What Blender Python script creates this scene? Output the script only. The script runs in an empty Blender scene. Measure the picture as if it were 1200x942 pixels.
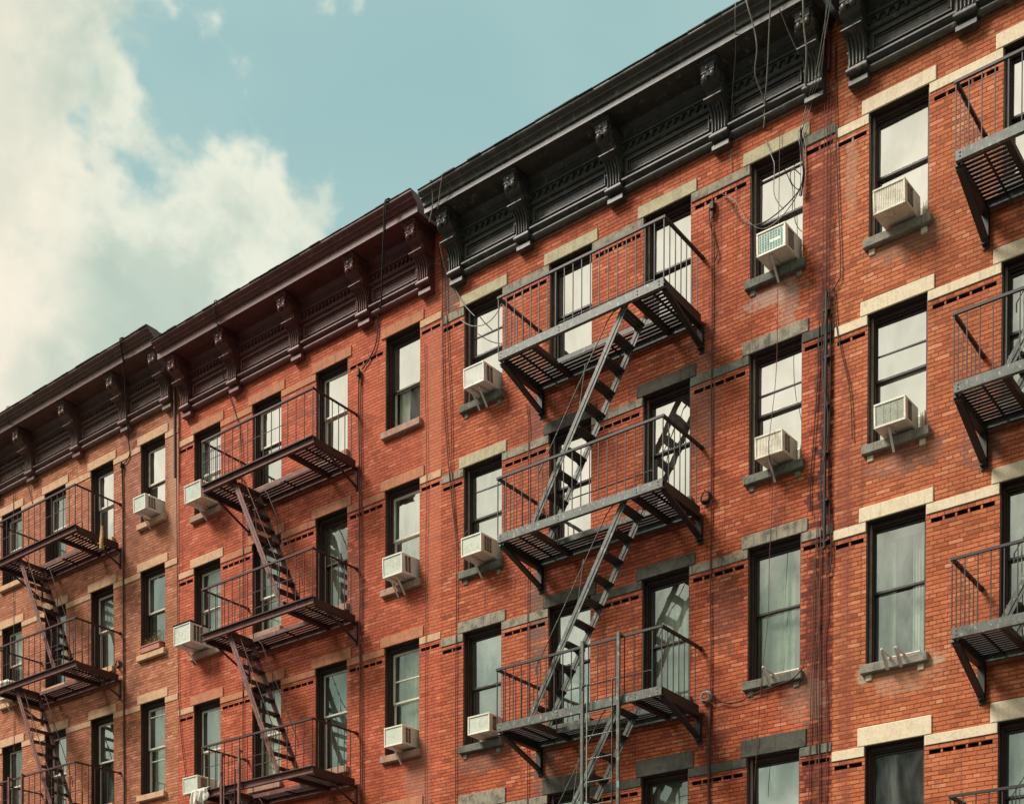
import bpy, math, random
from mathutils import Vector, Matrix
R = math.radians
rnd = random.Random(7)
scene = bpy.context.scene
COL = scene.collection

# ------------------------------------------------------------------ camera
PHI, PIT, ROL = 0.9123717, 0.0130405, 0.0038448
cam_d = bpy.data.cameras.new('camera'); cam = bpy.data.objects.new('camera', cam_d); COL.objects.link(cam)
scene.camera = cam
cam_d.sensor_fit = 'HORIZONTAL'; cam_d.sensor_width = 36
cam_d.lens = 36 * 1519.786 / 1200
cam_d.shift_y = (1332.38 - 471) / 1200
cam_d.clip_end = 3000
depv = Vector((-math.cos(PHI), math.sin(PHI), 0)); rgt = Vector((math.sin(PHI), math.cos(PHI), 0)); zz = Vector((0, 0, 1))
fwd = depv * math.cos(PIT) - zz * math.sin(PIT); upv = zz * math.cos(PIT) + depv * math.sin(PIT)
xr = rgt * math.cos(ROL) + upv * math.sin(ROL); yu = upv * math.cos(ROL) - rgt * math.sin(ROL)
M = Matrix((xr, yu, -fwd)).transposed().to_4x4(); M.translation = Vector((0, -18.2, 1.6))
cam.matrix_world = M

# ------------------------------------------------------------------ light
SUN = Vector((-0.50, -0.56, 0.80)).normalized()      # direction towards the sun
SUN_EL = math.asin(SUN.z); SUN_AZ = math.atan2(SUN.x, SUN.y)
sd = bpy.data.lights.new('sun', 'SUN'); sd.energy = 3.95; sd.angle = R(19); sd.color = (1.0, 0.93, 0.83)
so = bpy.data.objects.new('sun', sd); COL.objects.link(so); so.location = (-20, -30, 60)
so.rotation_euler = (-SUN).to_track_quat('-Z', 'Y').to_euler()

world = bpy.data.worlds.new('World'); scene.world = world; world.use_nodes = True
wt = world.node_tree; wt.nodes.clear()
def N(t, kind, **kw):
    n = t.nodes.new(kind)
    for k, v in kw.items(): setattr(n, k, v)
    return n
def setin(t, sock, v):
    if hasattr(v, 'is_output'): t.links.new(v, sock)
    elif v is not None: sock.default_value = v
def math_(t, op, a, b=None, c=None, clamp=False):
    n = N(t, 'ShaderNodeMath', operation=op, use_clamp=clamp)
    setin(t, n.inputs[0], a)
    if b is not None: setin(t, n.inputs[1], b)
    if c is not None: setin(t, n.inputs[2], c)
    return n.outputs[0]
def mix_(t, f, a, b, mode='MIX'):
    n = N(t, 'ShaderNodeMix', data_type='RGBA', blend_type=mode)
    setin(t, n.inputs[0], f)
    for i, v in ((6, a), (7, b)):
        if isinstance(v, tuple) and len(v) == 3: v = v + (1,)
        setin(t, n.inputs[i], v)
    return n.outputs[2]
def noise_(t, vec, scale, detail=4, rough=.55, dist=0, dim='3D'):
    n = N(t, 'ShaderNodeTexNoise', noise_dimensions=dim)
    if vec is not None: t.links.new(vec, n.inputs['Vector'])
    n.inputs['Scale'].default_value = scale; n.inputs['Detail'].default_value = detail
    n.inputs['Roughness'].default_value = rough; n.inputs['Distortion'].default_value = dist
    return n.outputs['Fac']
def smooth_(t, v, lo, hi, a=0., b=1.):
    n = N(t, 'ShaderNodeMapRange', interpolation_type='SMOOTHSTEP')
    setin(t, n.inputs[0], v); n.inputs[1].default_value = lo; n.inputs[2].default_value = hi
    n.inputs[3].default_value = a; n.inputs[4].default_value = b
    return n.outputs[0]
def vmap_(t, vec, loc=(0, 0, 0), sc=(1, 1, 1)):
    n = N(t, 'ShaderNodeMapping'); t.links.new(vec, n.inputs['Vector'])
    n.inputs['Location'].default_value = loc; n.inputs['Scale'].default_value = sc
    return n.outputs['Vector']
def dot_(t, vec, d):
    n = N(t, 'ShaderNodeVectorMath', operation='DOT_PRODUCT'); t.links.new(vec, n.inputs[0]); n.inputs[1].default_value = d
    return n.outputs['Value']

def build_world(t):
    dirv = N(t, 'ShaderNodeTexCoord').outputs['Generated']
    sky = N(t, 'ShaderNodeTexSky', sky_type='NISHITA'); sky.sun_disc = False
    sky.sun_elevation = SUN_EL; sky.sun_rotation = SUN_AZ; sky.air_density = 1.2; sky.dust_density = 2.5
    hazyblue = mix_(t, .85, sky.outputs[0], (3.5, 5.7, 5.6))
    sep = N(t, 'ShaderNodeSeparateXYZ'); t.links.new(dirv, sep.inputs[0]); z = sep.outputs[2]
    az = math_(t, 'MULTIPLY', math_(t, 'ARCTAN2', sep.outputs[1], math_(t, 'MULTIPLY', sep.outputs[0], -1)), 57.2958)
    # thin veil over the blue
    veil = smooth_(t, noise_(t, vmap_(t, dirv, (3.1, .4, .2), (1, 1, 1.6)), 2.6, 4, .5, .4), .38, .70, 0, .75)
    lowveil = smooth_(t, z, .40, .64, .80, 0.)
    blue = mix_(t, math_(t, 'MAXIMUM', veil, lowveil), hazyblue, (5.4, 6.9, 6.3))
    # the bank of cloud, thick to the left (sun) side and behind the viewer
    back = math_(t, 'MULTIPLY', sep.outputs[1], -1)
    left = math_(t, 'MULTIPLY', math_(t, 'SUBTRACT', 42.6, az), .017)
    left = math_(t, 'SUBTRACT', left, smooth_(t, z, .57, .66, 0, .07))
    bias = math_(t, 'ADD', math_(t, 'MINIMUM', left, .45), smooth_(t, back, -.15, .35, 0, 1.2))
    n1a = noise_(t, vmap_(t, dirv, (11.3, 1.9, 4.4), (1, 1, 1.25)), 5.0, 10, .56, .08)
    nb = noise_(t, vmap_(t, dirv, (2.3, 3.9, 4.4), (1, 1, 1.25)), 13.5, 4, .5, .15)
    puff = math_(t, 'SUBTRACT', .22, math_(t, 'ABSOLUTE', math_(t, 'MULTIPLY', math_(t, 'SUBTRACT', nb, .5), 3.0)))
    n1 = math_(t, 'ADD', n1a, math_(t, 'MULTIPLY', puff, .15))
    v1 = math_(t, 'ADD', n1, bias)
    dens = smooth_(t, v1, .485, .57)
    # light and shade inside the cloud: bright rims, grey green bellies
    n2 = noise_(t, vmap_(t, dirv, (14.0, 6.8, 6.7), (1, 1, 1.3)), 3.3, 7, .50, .5)
    n3 = noise_(t, vmap_(t, dirv, (9.4, 1.1, 5.9), (1, 1, 1.3)), 9.5, 7, .56, .4)
    rim = smooth_(t, v1, .70, .52, 0, .09)
    lit = smooth_(t, math_(t, 'ADD', math_(t, 'MULTIPLY', puff, .16), math_(t, 'ADD', rim, math_(t, 'ADD', math_(t, 'MULTIPLY', n2, .62), math_(t, 'MULTIPLY', n3, .38)))), .46, .62)
    belly = math_(t, 'MULTIPLY', math_(t, 'MULTIPLY', smooth_(t, z, .60, .52), smooth_(t, v1, .56, .66)), smooth_(t, az, 32.0, 35.0))
    lit = math_(t, 'MULTIPLY', lit, math_(t, 'SUBTRACT', 1., math_(t, 'MULTIPLY', belly, .75)))
    warm = smooth_(t, az, 36.5, 30.5)
    highlight = mix_(t, warm, (8.1, 8.3, 7.0), (9.3, 8.5, 7.1))
    shade = mix_(t, smooth_(t, az, 35.5, 29.5), (4.5, 5.7, 4.9), (7.8, 7.6, 6.3))
    cl = mix_(t, lit, shade, highlight)
    # behind the viewer the cloud base is greyer towards the horizon, bright higher up
    bk = smooth_(t, back, .05, .3)
    low = math_(t, 'MULTIPLY', smooth_(t, math_(t, 'ADD', z, math_(t, 'MULTIPLY', math_(t, 'SUBTRACT', n2, .5), .26)), .415, .335), bk)
    high = math_(t, 'MULTIPLY', smooth_(t, z, .35, .46), bk)
    cl = mix_(t, high, cl, mix_(t, lit, (8.6, 8.3, 6.9), (9.6, 9.0, 7.6)))
    cl = mix_(t, low, cl, mix_(t, lit, (3.0, 3.6, 3.05), (5.0, 5.6, 4.8)))
    col = mix_(t, dens, blue, cl)
    bg = N(t, 'ShaderNodeBackground'); t.links.new(col, bg.inputs[0]); bg.inputs[1].default_value = .070
    out = N(t, 'ShaderNodeOutputWorld'); t.links.new(bg.outputs[0], out.inputs[0])
build_world(wt)
scene.render.engine = 'CYCLES'
vs = scene.view_settings
vs.view_transform = 'Standard'; vs.look = 'None'; vs.gamma = 1; vs.use_curve_mapping = False; vs.exposure = 0.56

# ------------------------------------------------------------------ units
def X(s): return s * 1.3
def Z(z): return 1.6 + (z - 1.6) * 1.3

# ------------------------------------------------------------------ mesh tools
class MB:
    def __init__(s): s.v = []; s.f = []; s.m = []; s.sm = []
    def add(s, vs_, fs, m=0, smooth=False):
        b = len(s.v); s.v += [tuple(v) for v in vs_]
        for f in fs: s.f.append([i + b for i in f]); s.m.append(m); s.sm.append(smooth)
        return s
    def box(s, x0, x1, y0, y1, z0, z1, m=0, c=0.0, rot=None):
        if x0 > x1: x0, x1 = x1, x0
        if y0 > y1: y0, y1 = y1, y0
        if z0 > z1: z0, z1 = z1, z0
        if c <= 0:
            v = [(x, y, z) for x in (x0, x1) for y in (y0, y1) for z in (z0, z1)]
            f = [(0, 1, 3, 2), (4, 6, 7, 5), (0, 4, 5, 1), (2, 3, 7, 6), (0, 2, 6, 4), (1, 5, 7, 3)]
        else:
            c = min(c, (x1 - x0) * .45, (y1 - y0) * .45, (z1 - z0) * .45)
            v = []; ix = {}
            for ax in range(3):
                for sx in (0, 1):
                    for sy in (0, 1):
                        for sz in (0, 1):
                            p = [x0, y0, z0]; q = [x1, y1, z1]; sg = (sx, sy, sz)
                            co = [q[i] if sg[i] else p[i] for i in range(3)]
                            for i in range(3):
                                if i != ax: co[i] += (-c if sg[i] else c)
                            ix[(ax,) + sg] = len(v); v.append(tuple(co))
            f = []
            for ax in range(3):
                for sg in (0, 1):
                    o = [(0, 0), (1, 0), (1, 1), (0, 1)]; q = []
                    for a, b in o:
                        k = [a, b]; k.insert(ax, sg); q.append(ix[(ax,) + tuple(k)])
                    f.append(q if (sg == 1) != (ax == 1) else q[::-1])
            for ax in range(3):       # edge strips along axis ax
                o1, o2 = [i for i in range(3) if i != ax]
                for a in (0, 1):
                    for b in (0, 1):
                        def kk(face, e):
                            k = [0, 0, 0]; k[ax] = e; k[o1] = a; k[o2] = b; return ix[(face,) + tuple(k)]
                        f.append([kk(o1, 0), kk(o1, 1), kk(o2, 1), kk(o2, 0)])
            for sx in (0, 1):
                for sy in (0, 1):
                    for sz in (0, 1): f.append([ix[(0, sx, sy, sz)], ix[(1, sx, sy, sz)], ix[(2, sx, sy, sz)]])
        if rot:
            mtx, piv = rot; piv = Vector(piv); v = [tuple(mtx @ (Vector(p) - piv) + piv) for p in v]
        s.add(v, f, m); return s
    def beam(s, a, b, w, h, m=0, up=(0, 0, 1)):       # rectangular bar from a to b: w sideways, h along 'up'
        a = Vector(a); b = Vector(b); d = (b - a).normalized(); u = Vector(up)
        sd_ = d.cross(u)
        if sd_.length < 1e-4: sd_ = d.cross(Vector((1, 0, 0)))
        sd_.normalize(); u = sd_.cross(d).normalized()
        v = []
        for p in (a, b):
            for i, j in ((-1, -1), (1, -1), (1, 1), (-1, 1)): v.append(p + sd_ * (i * w / 2) + u * (j * h / 2))
        s.add(v, [(0, 3, 2, 1), (4, 5, 6, 7), (0, 1, 5, 4), (1, 2, 6, 5), (2, 3, 7, 6), (3, 0, 4, 7)], m); return s
    def tube(s, pts, r, n=6, m=0, cap=True):
        pts = [Vector(p) for p in pts]; rings = []; prev = None
        for i, p in enumerate(pts):
            d = (pts[min(i + 1, len(pts) - 1)] - pts[max(i - 1, 0)]).normalized()
            if prev is None:
                a = d.orthogonal().normalized()
            else:
                a = (prev - d * prev.dot(d)).normalized()
            prev = a; b = d.cross(a)
            rings.append([p + (a * math.cos(2 * math.pi * k / n) + b * math.sin(2 * math.pi * k / n)) * r for k in range(n)])
        v = [q for rr in rings for q in rr]; f = []
        for i in range(len(rings) - 1):
            for k in range(n): f.append((i * n + k, i * n + (k + 1) % n, (i + 1) * n + (k + 1) % n, (i + 1) * n + k))
        s.add(v, f, m, True)
        if cap:
            s.add(rings[0], [tuple(range(n))[::-1]], m); s.add(rings[-1], [tuple(range(n))], m)
        return s
    def extrude_x(s, prof, x0, x1, m=0, smooth=False):  # prof list of (y, z), closed polygon
        n = len(prof); v = [(x0, y, z) for y, z in prof] + [(x1, y, z) for y, z in prof]
        f = [(i, (i + 1) % n, n + (i + 1) % n, n + i) for i in range(n)]
        s.add(v, f, m, smooth); s.add(v, [tuple(range(n))[::-1], tuple(range(n, 2 * n))], m); return s
    def ball(s, c, r, seg=10, ring=6, m=0):
        rx, ry, rz = r if isinstance(r, tuple) else (r, r, r)
        v = [(c[0], c[1], c[2] - rz)]
        for i in range(1, ring):
            a = math.pi * i / ring
            for k in range(seg):
                b = 2 * math.pi * k / seg
                v.append((c[0] + rx * math.sin(a) * math.cos(b), c[1] + ry * math.sin(a) * math.sin(b), c[2] - rz * math.cos(a)))
        v.append((c[0], c[1], c[2] + rz)); f = []
        for k in range(seg): f.append((0, 1 + (k + 1) % seg, 1 + k))
        for i in range(ring - 2):
            for k in range(seg):
                a = 1 + i * seg + k; b = 1 + i * seg + (k + 1) % seg
                f.append((a, b, b + seg, a + seg))
        l = len(v) - 1; b0 = 1 + (ring - 2) * seg
        for k in range(seg): f.append((l, b0 + k, b0 + (k + 1) % seg))
        s.add(v, f, m, True); return s

ORG = {}
def tag(o, label=None, cat=None, group=None, kind=None):
    if label: o['label'] = label
    if cat: o['category'] = cat
    if group: o['group'] = group
    if kind: o['kind'] = kind
    return o
def empty(name, loc, label, cat, group=None):
    o = bpy.data.objects.new(name, None); COL.objects.link(o); o.location = loc; o.empty_display_size = .2
    ORG[o.name] = Vector(loc); return tag(o, label, cat, group)
def obj(name, mb, mats, parent=None, org=None):
    me = bpy.data.meshes.new(name)
    if parent is not None: org = ORG[parent.name]
    elif org is None:
        xs = [v[0] for v in mb.v]; ys = [v[1] for v in mb.v]; zs = [v[2] for v in mb.v]
        org = Vector(((min(xs) + max(xs)) / 2, (min(ys) + max(ys)) / 2, min(zs)))
    org = Vector(org)
    me.from_pydata([tuple(Vector(v) - org) for v in mb.v], [], mb.f)
    if not isinstance(mats, (list, tuple)): mats = [mats]
    for m in mats: me.materials.append(m)
    me.polygons.foreach_set('material_index', mb.m); me.polygons.foreach_set('use_smooth', mb.sm)
    me.validate(); me.update()
    o = bpy.data.objects.new(name, me); COL.objects.link(o)
    if parent is not None: o.parent = parent
    else: o.location = org
    ORG[o.name] = org
    return o

# ------------------------------------------------------------------ materials
MATS = {}
def new_mat(name):
    m = bpy.data.materials.new(name); m.use_nodes = True; t = m.node_tree; t.nodes.clear()
    out = N(t, 'ShaderNodeOutputMaterial'); MATS[name] = m
    return m, t, out
def world_pos(t): return N(t, 'ShaderNodeNewGeometry').outputs['Position']
def bsdf(t, out, col, rough=.8, spec=.3, metal=0, bump=None, bstr=.3, bdist=.01):
    b = N(t, 'ShaderNodeBsdfPrincipled')
    if isinstance(col, tuple): col = col + (1,) if len(col) == 3 else col
    setin(t, b.inputs['Base Color'], col); setin(t, b.inputs['Roughness'], rough)
    b.inputs['Specular IOR Level'].default_value = spec; b.inputs['Metallic'].default_value = metal
    if bump is not None:
        bn = N(t, 'ShaderNodeBump'); bn.inputs['Strength'].default_value = bstr; bn.inputs['Distance'].default_value = bdist
        t.links.new(bump, bn.inputs['Height']); t.links.new(bn.outputs[0], b.inputs['Normal'])
    t.links.new(b.outputs[0], out.inputs[0]); return b
def weathered(name, base, dark, light=None, rough=.75, spec=.3, streak=True, sc=1., amt=.55, lamt=.25, bstr=.25, metal=0, fs=60, fa=.22):
    m, t, out = new_mat(name); p = world_pos(t)
    a = noise_(t, p, 3.1 * sc, 6, .62, .3)
    col = mix_(t, smooth_(t, a, .42, .68, 0, amt), base, dark)
    if streak:
        st = noise_(t, vmap_(t, p, (0, 0, 0), (9 * sc, 9 * sc, .55)), 1.6, 4, .6)
        col = mix_(t, smooth_(t, st, .55, .72, 0, amt), col, dark)
    if fs == 34:      # soot runs on stone
        rn = noise_(t, vmap_(t, p, (3, 1, 0), (14, 14, 1.1)), 1.5, 5, .65, .2)
        col = mix_(t, smooth_(t, rn, .54, .70, 0, .6), col, tuple(c * .8 for c in dark))
    if light:
        b = noise_(t, vmap_(t, p, (5, 3, 1), (1, 1, .6)), 8 * sc, 5, .6, .2)
        col = mix_(t, smooth_(t, b, .56, .72, 0, lamt), col, light)
    fine = noise_(t, p, fs, 3, .6)
    col = mix_(t, fa, col, mix_(t, smooth_(t, fine, .35, .65), (0, 0, 0), (1, 1, 1)), 'OVERLAY')
    bsdf(t, out, col, rough, spec, metal, fine, bstr, .004); return m

def brick_mat(name, c1, c2, c3, mortar, soot=.5, stains_shade=(), patchy=.35):
    """c1..c3 brick colours, stains: list of (x, z, rx, rz, colour, strength, noise scale)"""
    m, t, out = new_mat(name); p = world_pos(t)
    sep = N(t, 'ShaderNodeSeparateXYZ'); t.links.new(p, sep.inputs[0])
    u = math_(t, 'ADD', sep.outputs[0], sep.outputs[1])
    # wobble so the joints are not ruler straight
    wob = math_(t, 'MULTIPLY', math_(t, 'SUBTRACT', noise_(t, p, 2.2, 3, .5), .5), .018)
    wob2 = math_(t, 'MULTIPLY', math_(t, 'SUBTRACT', noise_(t, vmap_(t, p, (7, 7, 7)), 19, 2, .5), .5), .010)
    comb = N(t, 'ShaderNodeCombineXYZ'); t.links.new(math_(t, 'ADD', u, wob2), comb.inputs[0])
    t.links.new(math_(t, 'ADD', sep.outputs[2], math_(t, 'ADD', wob, wob2)), comb.inputs[1])
    def bricks(w, off, freq, a, b, mo):
        bt = N(t, 'ShaderNodeTexBrick'); bt.offset = off; bt.squash = .5; bt.squash_frequency = freq
        t.links.new(comb.outputs[0], bt.inputs['Vector'])
        bt.inputs['Color1'].default_value = a; bt.inputs['Color2'].default_value = b; bt.inputs['Mortar'].default_value = mo
        bt.inputs['Scale'].default_value = 1; bt.inputs['Brick Width'].default_value = w; bt.inputs['Row Height'].default_value = .0625
        bt.inputs['Mortar Size'].default_value = .0068; bt.inputs['Mortar Smooth'].default_value = .5; bt.inputs['Bias'].default_value = 0
        return bt
    bt = bricks(.2127, .5, 6, (0, 0, 0, 1), (1, 1, 1, 1), (.5, .5, .5, 1))
    tint = bt.outputs['Color']; mort = bt.outputs['Fac']
    col = mix_(t, smooth_(t, tint, .0, 1.0, .05, .65), c1 + (1,), c2 + (1,))
    col = mix_(t, smooth_(t, tint, .88, .99, 0, .40), col, c3 + (1,))
    col = mix_(t, smooth_(t, tint, .14, .03, 0, .45), col, tuple(c * .42 for c in c1) + (1,))
    # larger pieces of colour drift
    d1 = noise_(t, vmap_(t, p, (2, 0, 5)), .8, 5, .6, .4)
    col = mix_(t, smooth_(t, d1, .44, .66, 0, patchy * 1.35), col, tuple(c * .52 for c in c1) + (1,))
    d2 = noise_(t, vmap_(t, p, (12, 3, 1), (1, 1, 2.2)), 2.3, 6, .62, .3)
    col = mix_(t, smooth_(t, d2, .53, .68, 0, patchy * .8), col, tuple(min(1, c * 1.35 + .03) for c in c2) + (1,))
    fine = noise_(t, p, 75, 4, .65)
    col = mix_(t, .3, col, mix_(t, smooth_(t, fine, .3, .7), (.1, .1, .1), (.9, .9, .9)), 'OVERLAY')
    mcol = mix_(t, smooth_(t, d2, .40, .62), mortar + (1,), tuple(min(1, c * 1.9) for c in mortar) + (1,))
    fz = math_(t, 'FRACT', math_(t, 'DIVIDE', math_(t, 'ADD', sep.outputs[2], math_(t, 'ADD', wob, wob2)), .0625))
    fz = math_(t, 'MINIMUM', fz, math_(t, 'SUBTRACT', 1., fz))
    rag = noise_(t, vmap_(t, p, (6, 2, 2), (1, 1, 2.5)), 16, 4, .65)
    bed = smooth_(t, math_(t, 'ADD', fz, math_(t, 'MULTIPLY', math_(t, 'SUBTRACT', rag, .5), .16)), .15, .05)
    joint = math_(t, 'MAXIMUM', bed, math_(t, 'MULTIPLY', mort, smooth_(t, rag, .35, .6, .25, .8)))
    col = mix_(t, joint, col, mcol)
    # lower edge of each course in its own grime, upper arris worn paler
    wear = noise_(t, vmap_(t, p, (1, 9, 1)), 28, 4, .7)
    col = mix_(t, smooth_(t, wear, .56, .74, 0, .38), col, tuple(min(1, c * 1.5 + .05) for c in c2) + (1,))
    col = mix_(t, smooth_(t, wear, .42, .28, 0, .45), col, tuple(c * .4 for c in c1) + (1,))
    # soot that runs down the wall
    st = noise_(t, vmap_(t, p, (0, 0, 0), (3.2, 3.2, .16)), 1.5, 5, .6, .2)
    col = mix_(t, smooth_(t, st, .55, .74, 0, soot), col, (.055, .022, .018))
    gr = noise_(t, vmap_(t, p, (14, 2, 7), (1, 1, 1.4)), 4.2, 8, .74, .3)
    col = mix_(t, smooth_(t, gr, .52, .70, 0, .55), col, tuple(c * .38 for c in c1) + (1,))
    # narrow drips and scattered lime bloom
    dr = noise_(t, vmap_(t, p, (8, 8, 0), (11, 11, .5)), 1.3, 4, .6, .15)
    col = mix_(t, smooth_(t, dr, .60, .74, 0, soot * .9), col, (.06, .025, .02))
    bl = noise_(t, vmap_(t, p, (21, 4, 9), (1, 1, 1.6)), 5.5, 6, .7)
    col = mix_(t, smooth_(t, bl, .64, .76, 0, .4), col, (.50, .34, .25))
    edge = noise_(t, vmap_(t, p, (3, 3, 3)), 7, 5, .65)
    for (sx, sz, rx, rz, sc_, k, ) in stains_shade:
        dx = math_(t, 'DIVIDE', math_(t, 'SUBTRACT', sep.outputs[0], sx), rx)
        dz = math_(t, 'DIVIDE', math_(t, 'SUBTRACT', sep.outputs[2], sz), rz)
        r2 = math_(t, 'ADD', math_(t, 'MULTIPLY', dx, dx), math_(t, 'MULTIPLY', dz, dz))
        v = math_(t, 'ADD', r2, math_(t, 'ADD', math_(t, 'MULTIPLY', math_(t, 'SUBTRACT', edge, .5), 3.2), math_(t, 'MULTIPLY', math_(t, 'SUBTRACT', tint, .5), .9)))
        col = mix_(t, smooth_(t, v, 1.15, .35, 0, k), col, sc_ + (1,))
    hgt = math_(t, 'ADD', math_(t, 'MULTIPLY', math_(t, 'SUBTRACT', 1., mort), 1.), math_(t, 'MULTIPLY', fine, .25))
    hgt = math_(t, 'ADD', hgt, math_(t, 'MULTIPLY', tint, .22))
    bsdf(t, out, col, .85, .25, 0, hgt, .8, .009); return m

RED = (.055, .012, .009); LIME = (.42, .34, .27); GREY = (.13, .095, .075)
m_brickA = brick_mat('brick_a', (.36, .12, .055), (.52, .215, .115), (.62, .34, .21), (.12, .038, .022), .4,
    [(-25.2, 15.5, .35, 6, (.17, .06, .045), .45), (-23.55, 16.3, .25, 2.2, (.36, .24, .16), .6)])
m_brickB = brick_mat('brick_b', (.41, .082, .036), (.56, .145, .068), (.64, .25, .15), (.13, .026, .014), .35,
    [(-16.35, 8.0, .35, 1.0, (.30, .15, .10), .6), (-16.0, 14.0, .28, 3.5, (.44, .15, .08), .5), (-18.0, 11.5, .3, 1.6, (.12, .035, .028), .6)], .25)
m_brickC = brick_mat('brick_c', (.37, .076, .029), (.53, .148, .060), (.62, .28, .16), (.07, .016, .010), .55,
    [(-8.30, 8.2, .30, 3.6, RED, .75), (-8.25, 12.6, .14, 2.2, RED, .8), (-8.3, 15.0, .2, 2.0, (.12, .03, .02), .5), (-9.1, 14.2, .55, .16, LIME, .5), (-8.85, 14.0, .2, .5, LIME, .35),
     (-15.55, 16.95, .22, .75, GREY, .8), (-10.35, 13.1, .35, 1.1, GREY, .45), (-14.75, 12.0, .55, .2, (.40, .26, .17), .6),
     (-9.9, 9.7, .3, .8, (.12, .05, .04), .5), (-13.55, 10.5, .22, 1.1, GREY, .7), (-13.4, 7.9, .3, .8, GREY, .55), (-14.8, 8.2, .7, .35, GREY, .5), (-12.9, 16.88, 2.2, .045, LIME, .7), (-9.4, 16.88, 1.3, .05, LIME, .75),
     (-8.55, 8.0, .4, .45, (.30, .17, .12), .5), (-10.1, 7.6, .3, .7, RED, .5), (-13.6, 13.6, .18, 1.0, (.16, .07, .06), .5), (-11.5, 10.6, .9, .7, (.16, .03, .02), .4)], .34)  # last entry paints the shade under the middle landing as darker brick
m_brickD = brick_mat('brick_d', (.40, .100, .037), (.56, .190, .080), (.66, .33, .19), (.09, .026, .014), .35,
    [(-6.3, 16.80, 1.1, .045, (.45, .30, .22), .7), (-7.0, 8.05, .6, .32, (.46, .27, .17), .5), (-6.6, 8.12, .25, .07, (.40, .37, .25), .6), (-7.6, 8.1, .16, .12, (.38, .36, .26), .6),
     (-7.0, 14.15, .6, .25, (.26, .15, .10), .6), (-7.0, 11.1, .6, .25, (.22, .12, .09), .6), (-7.85, 15.6, .10, .9, (.44, .27, .18), .4),
     (-5.9, 11.0, .35, .4, (.17, .09, .075), .6), (-7.9, 9.0, .14, 4.5, (.2, .05, .03), .5)], .28)

def stone(name, c, d, l, amt=.4): return weathered(name, c, d, l, .85, .2, True, 1.9, min(.9, amt * 1.25), .30, .35, 0, 34, .10)
m_cream = stone('stone_cream', (.66, .56, .40), (.50, .42, .30), (.72, .66, .52), .35)
m_olive = stone('stone_olive', (.42, .37, .24), (.25, .22, .15), (.50, .46, .33), .4)
m_greyst = stone('stone_grey', (.28, .245, .185), (.09, .085, .07), (.46, .42, .32), .7)
m_darkst = stone('stone_dark', (.080, .078, .062), (.035, .033, .028), (.19, .19, .15), .5)
m_brown = stone('stone_brown', (.44, .18, .10), (.26, .11, .06), (.52, .30, .19), .4)
m_tan = stone('stone_tan', (.54, .34, .21), (.36, .20, .12), (.62, .44, .30), .4)
m_sillC = stone('stone_sill', (.15, .155, .125), (.05, .05, .04), (.34, .33, .27), .5)
m_sillD = stone('stone_sill_grey', (.25, .235, .195), (.10, .09, .075), (.42, .40, .34), .5)
m_sillB = stone('stone_sill_brown', (.38, .24, .18), (.2, .11, .08), (.55, .42, .33), .4)

m_corn_dark = weathered('paint_charcoal', (.058, .056, .047), (.016, .014, .013), (.21, .205, .175), .46, .5, True, 1.2, .55, .65)
m_corn_red = weathered('paint_oxblood', (.13, .040, .036), (.045, .013, .013), (.29, .15, .14), .46, .5, True, 1.2, .5, .4)
m_corn_brown = weathered('paint_brown', (.125, .062, .048), (.05, .020, .018), (.30, .20, .17), .46, .5, True, 1.2, .5, .4)
m_fe_dark = weathered('iron_grey_green', (.095, .108, .092), (.020, .016, .013), (.36, .39, .33), .5, .45, True, 2.6, .6, .8)
m_fe_black = weathered('iron_black', (.022, .020, .018), (.03, .016, .012), (.06, .06, .055), .55, .4, True, 1.5, .4, .3)  # black iron; puts the underside shade of the landings into the colour
m_fe_red = weathered('iron_oxblood', (.17, .068, .058), (.055, .022, .018), (.40, .30, .24), .55, .4, True, 1.5, .6, .45)
m_fe_redd = weathered('iron_dark_red', (.05, .018, .016), (.025, .012, .01), (.10, .05, .04), .6, .35, True, 1.5, .4, .3)
m_frame_grey = weathered('window_frame_grey', (.26, .235, .20), (.09, .075, .062), (.42, .39, .34), .6, .3, True, 1.5, .5)
m_frame_dark = weathered('window_frame_brown', (.040, .020, .015), (.018, .009, .007), (.10, .08, .07), .55, .35, True, 1.5, .4)
m_sash_dark = weathered('sash_dark', (.038, .030, .025), (.02, .015, .012), (.10, .09, .075), .5, .4, False)
m_sash_white = weathered('sash_white', (.66, .62, .52), (.35, .31, .25), (.75, .72, .62), .5, .4, True, 1.5, .35)
m_ac_white = weathered('ac_enamel', (.70, .66, .55), (.42, .37, .28), (.78, .75, .66), .4, .5, True, 2, .3)
m_ac_cream = weathered('ac_enamel_yellowed', (.70, .655, .53), (.36, .31, .22), (.74, .68, .54), .45, .4, True, 2.4, .5)
m_ac_cool = weathered('ac_enamel_cool', (.74, .73, .67), (.40, .38, .32), (.82, .81, .76), .4, .5, True, 2.2, .35)
m_ac_panel = weathered('ac_panel_green', (.50, .54, .45), (.30, .31, .25), (.58, .62, .54), .6, .3, True, 1.6, .35)
m_ac_grille = weathered('ac_fins', (.40, .42, .34), (.22, .22, .17), (.5, .52, .44), .6, .3, True, 2.4, .4)
m_ac_dark = weathered('ac_louvre_dark', (.02, .018, .015), (.01, .01, .01), None, .7, .2, False)
m_steel = weathered('bracket_steel', (.66, .63, .56), (.34, .30, .24), (.74, .72, .66), .45, .4, True, 2.5, .4)
m_shade = weathered('shade_cream', (.80, .74, .60), (.70, .62, .48), None, .9, .1, False, .6, .3)
m_curtain = weathered('curtain_pale', (.74, .78, .69), (.40, .46, .42), (.74, .76, .68), .95, .1, True, 1.2, .6)
m_curtain_teal = weathered('curtain_teal', (.20, .40, .36), (.08, .17, .16), (.4, .58, .52), .95, .1, True, 1.5, .6)
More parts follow.
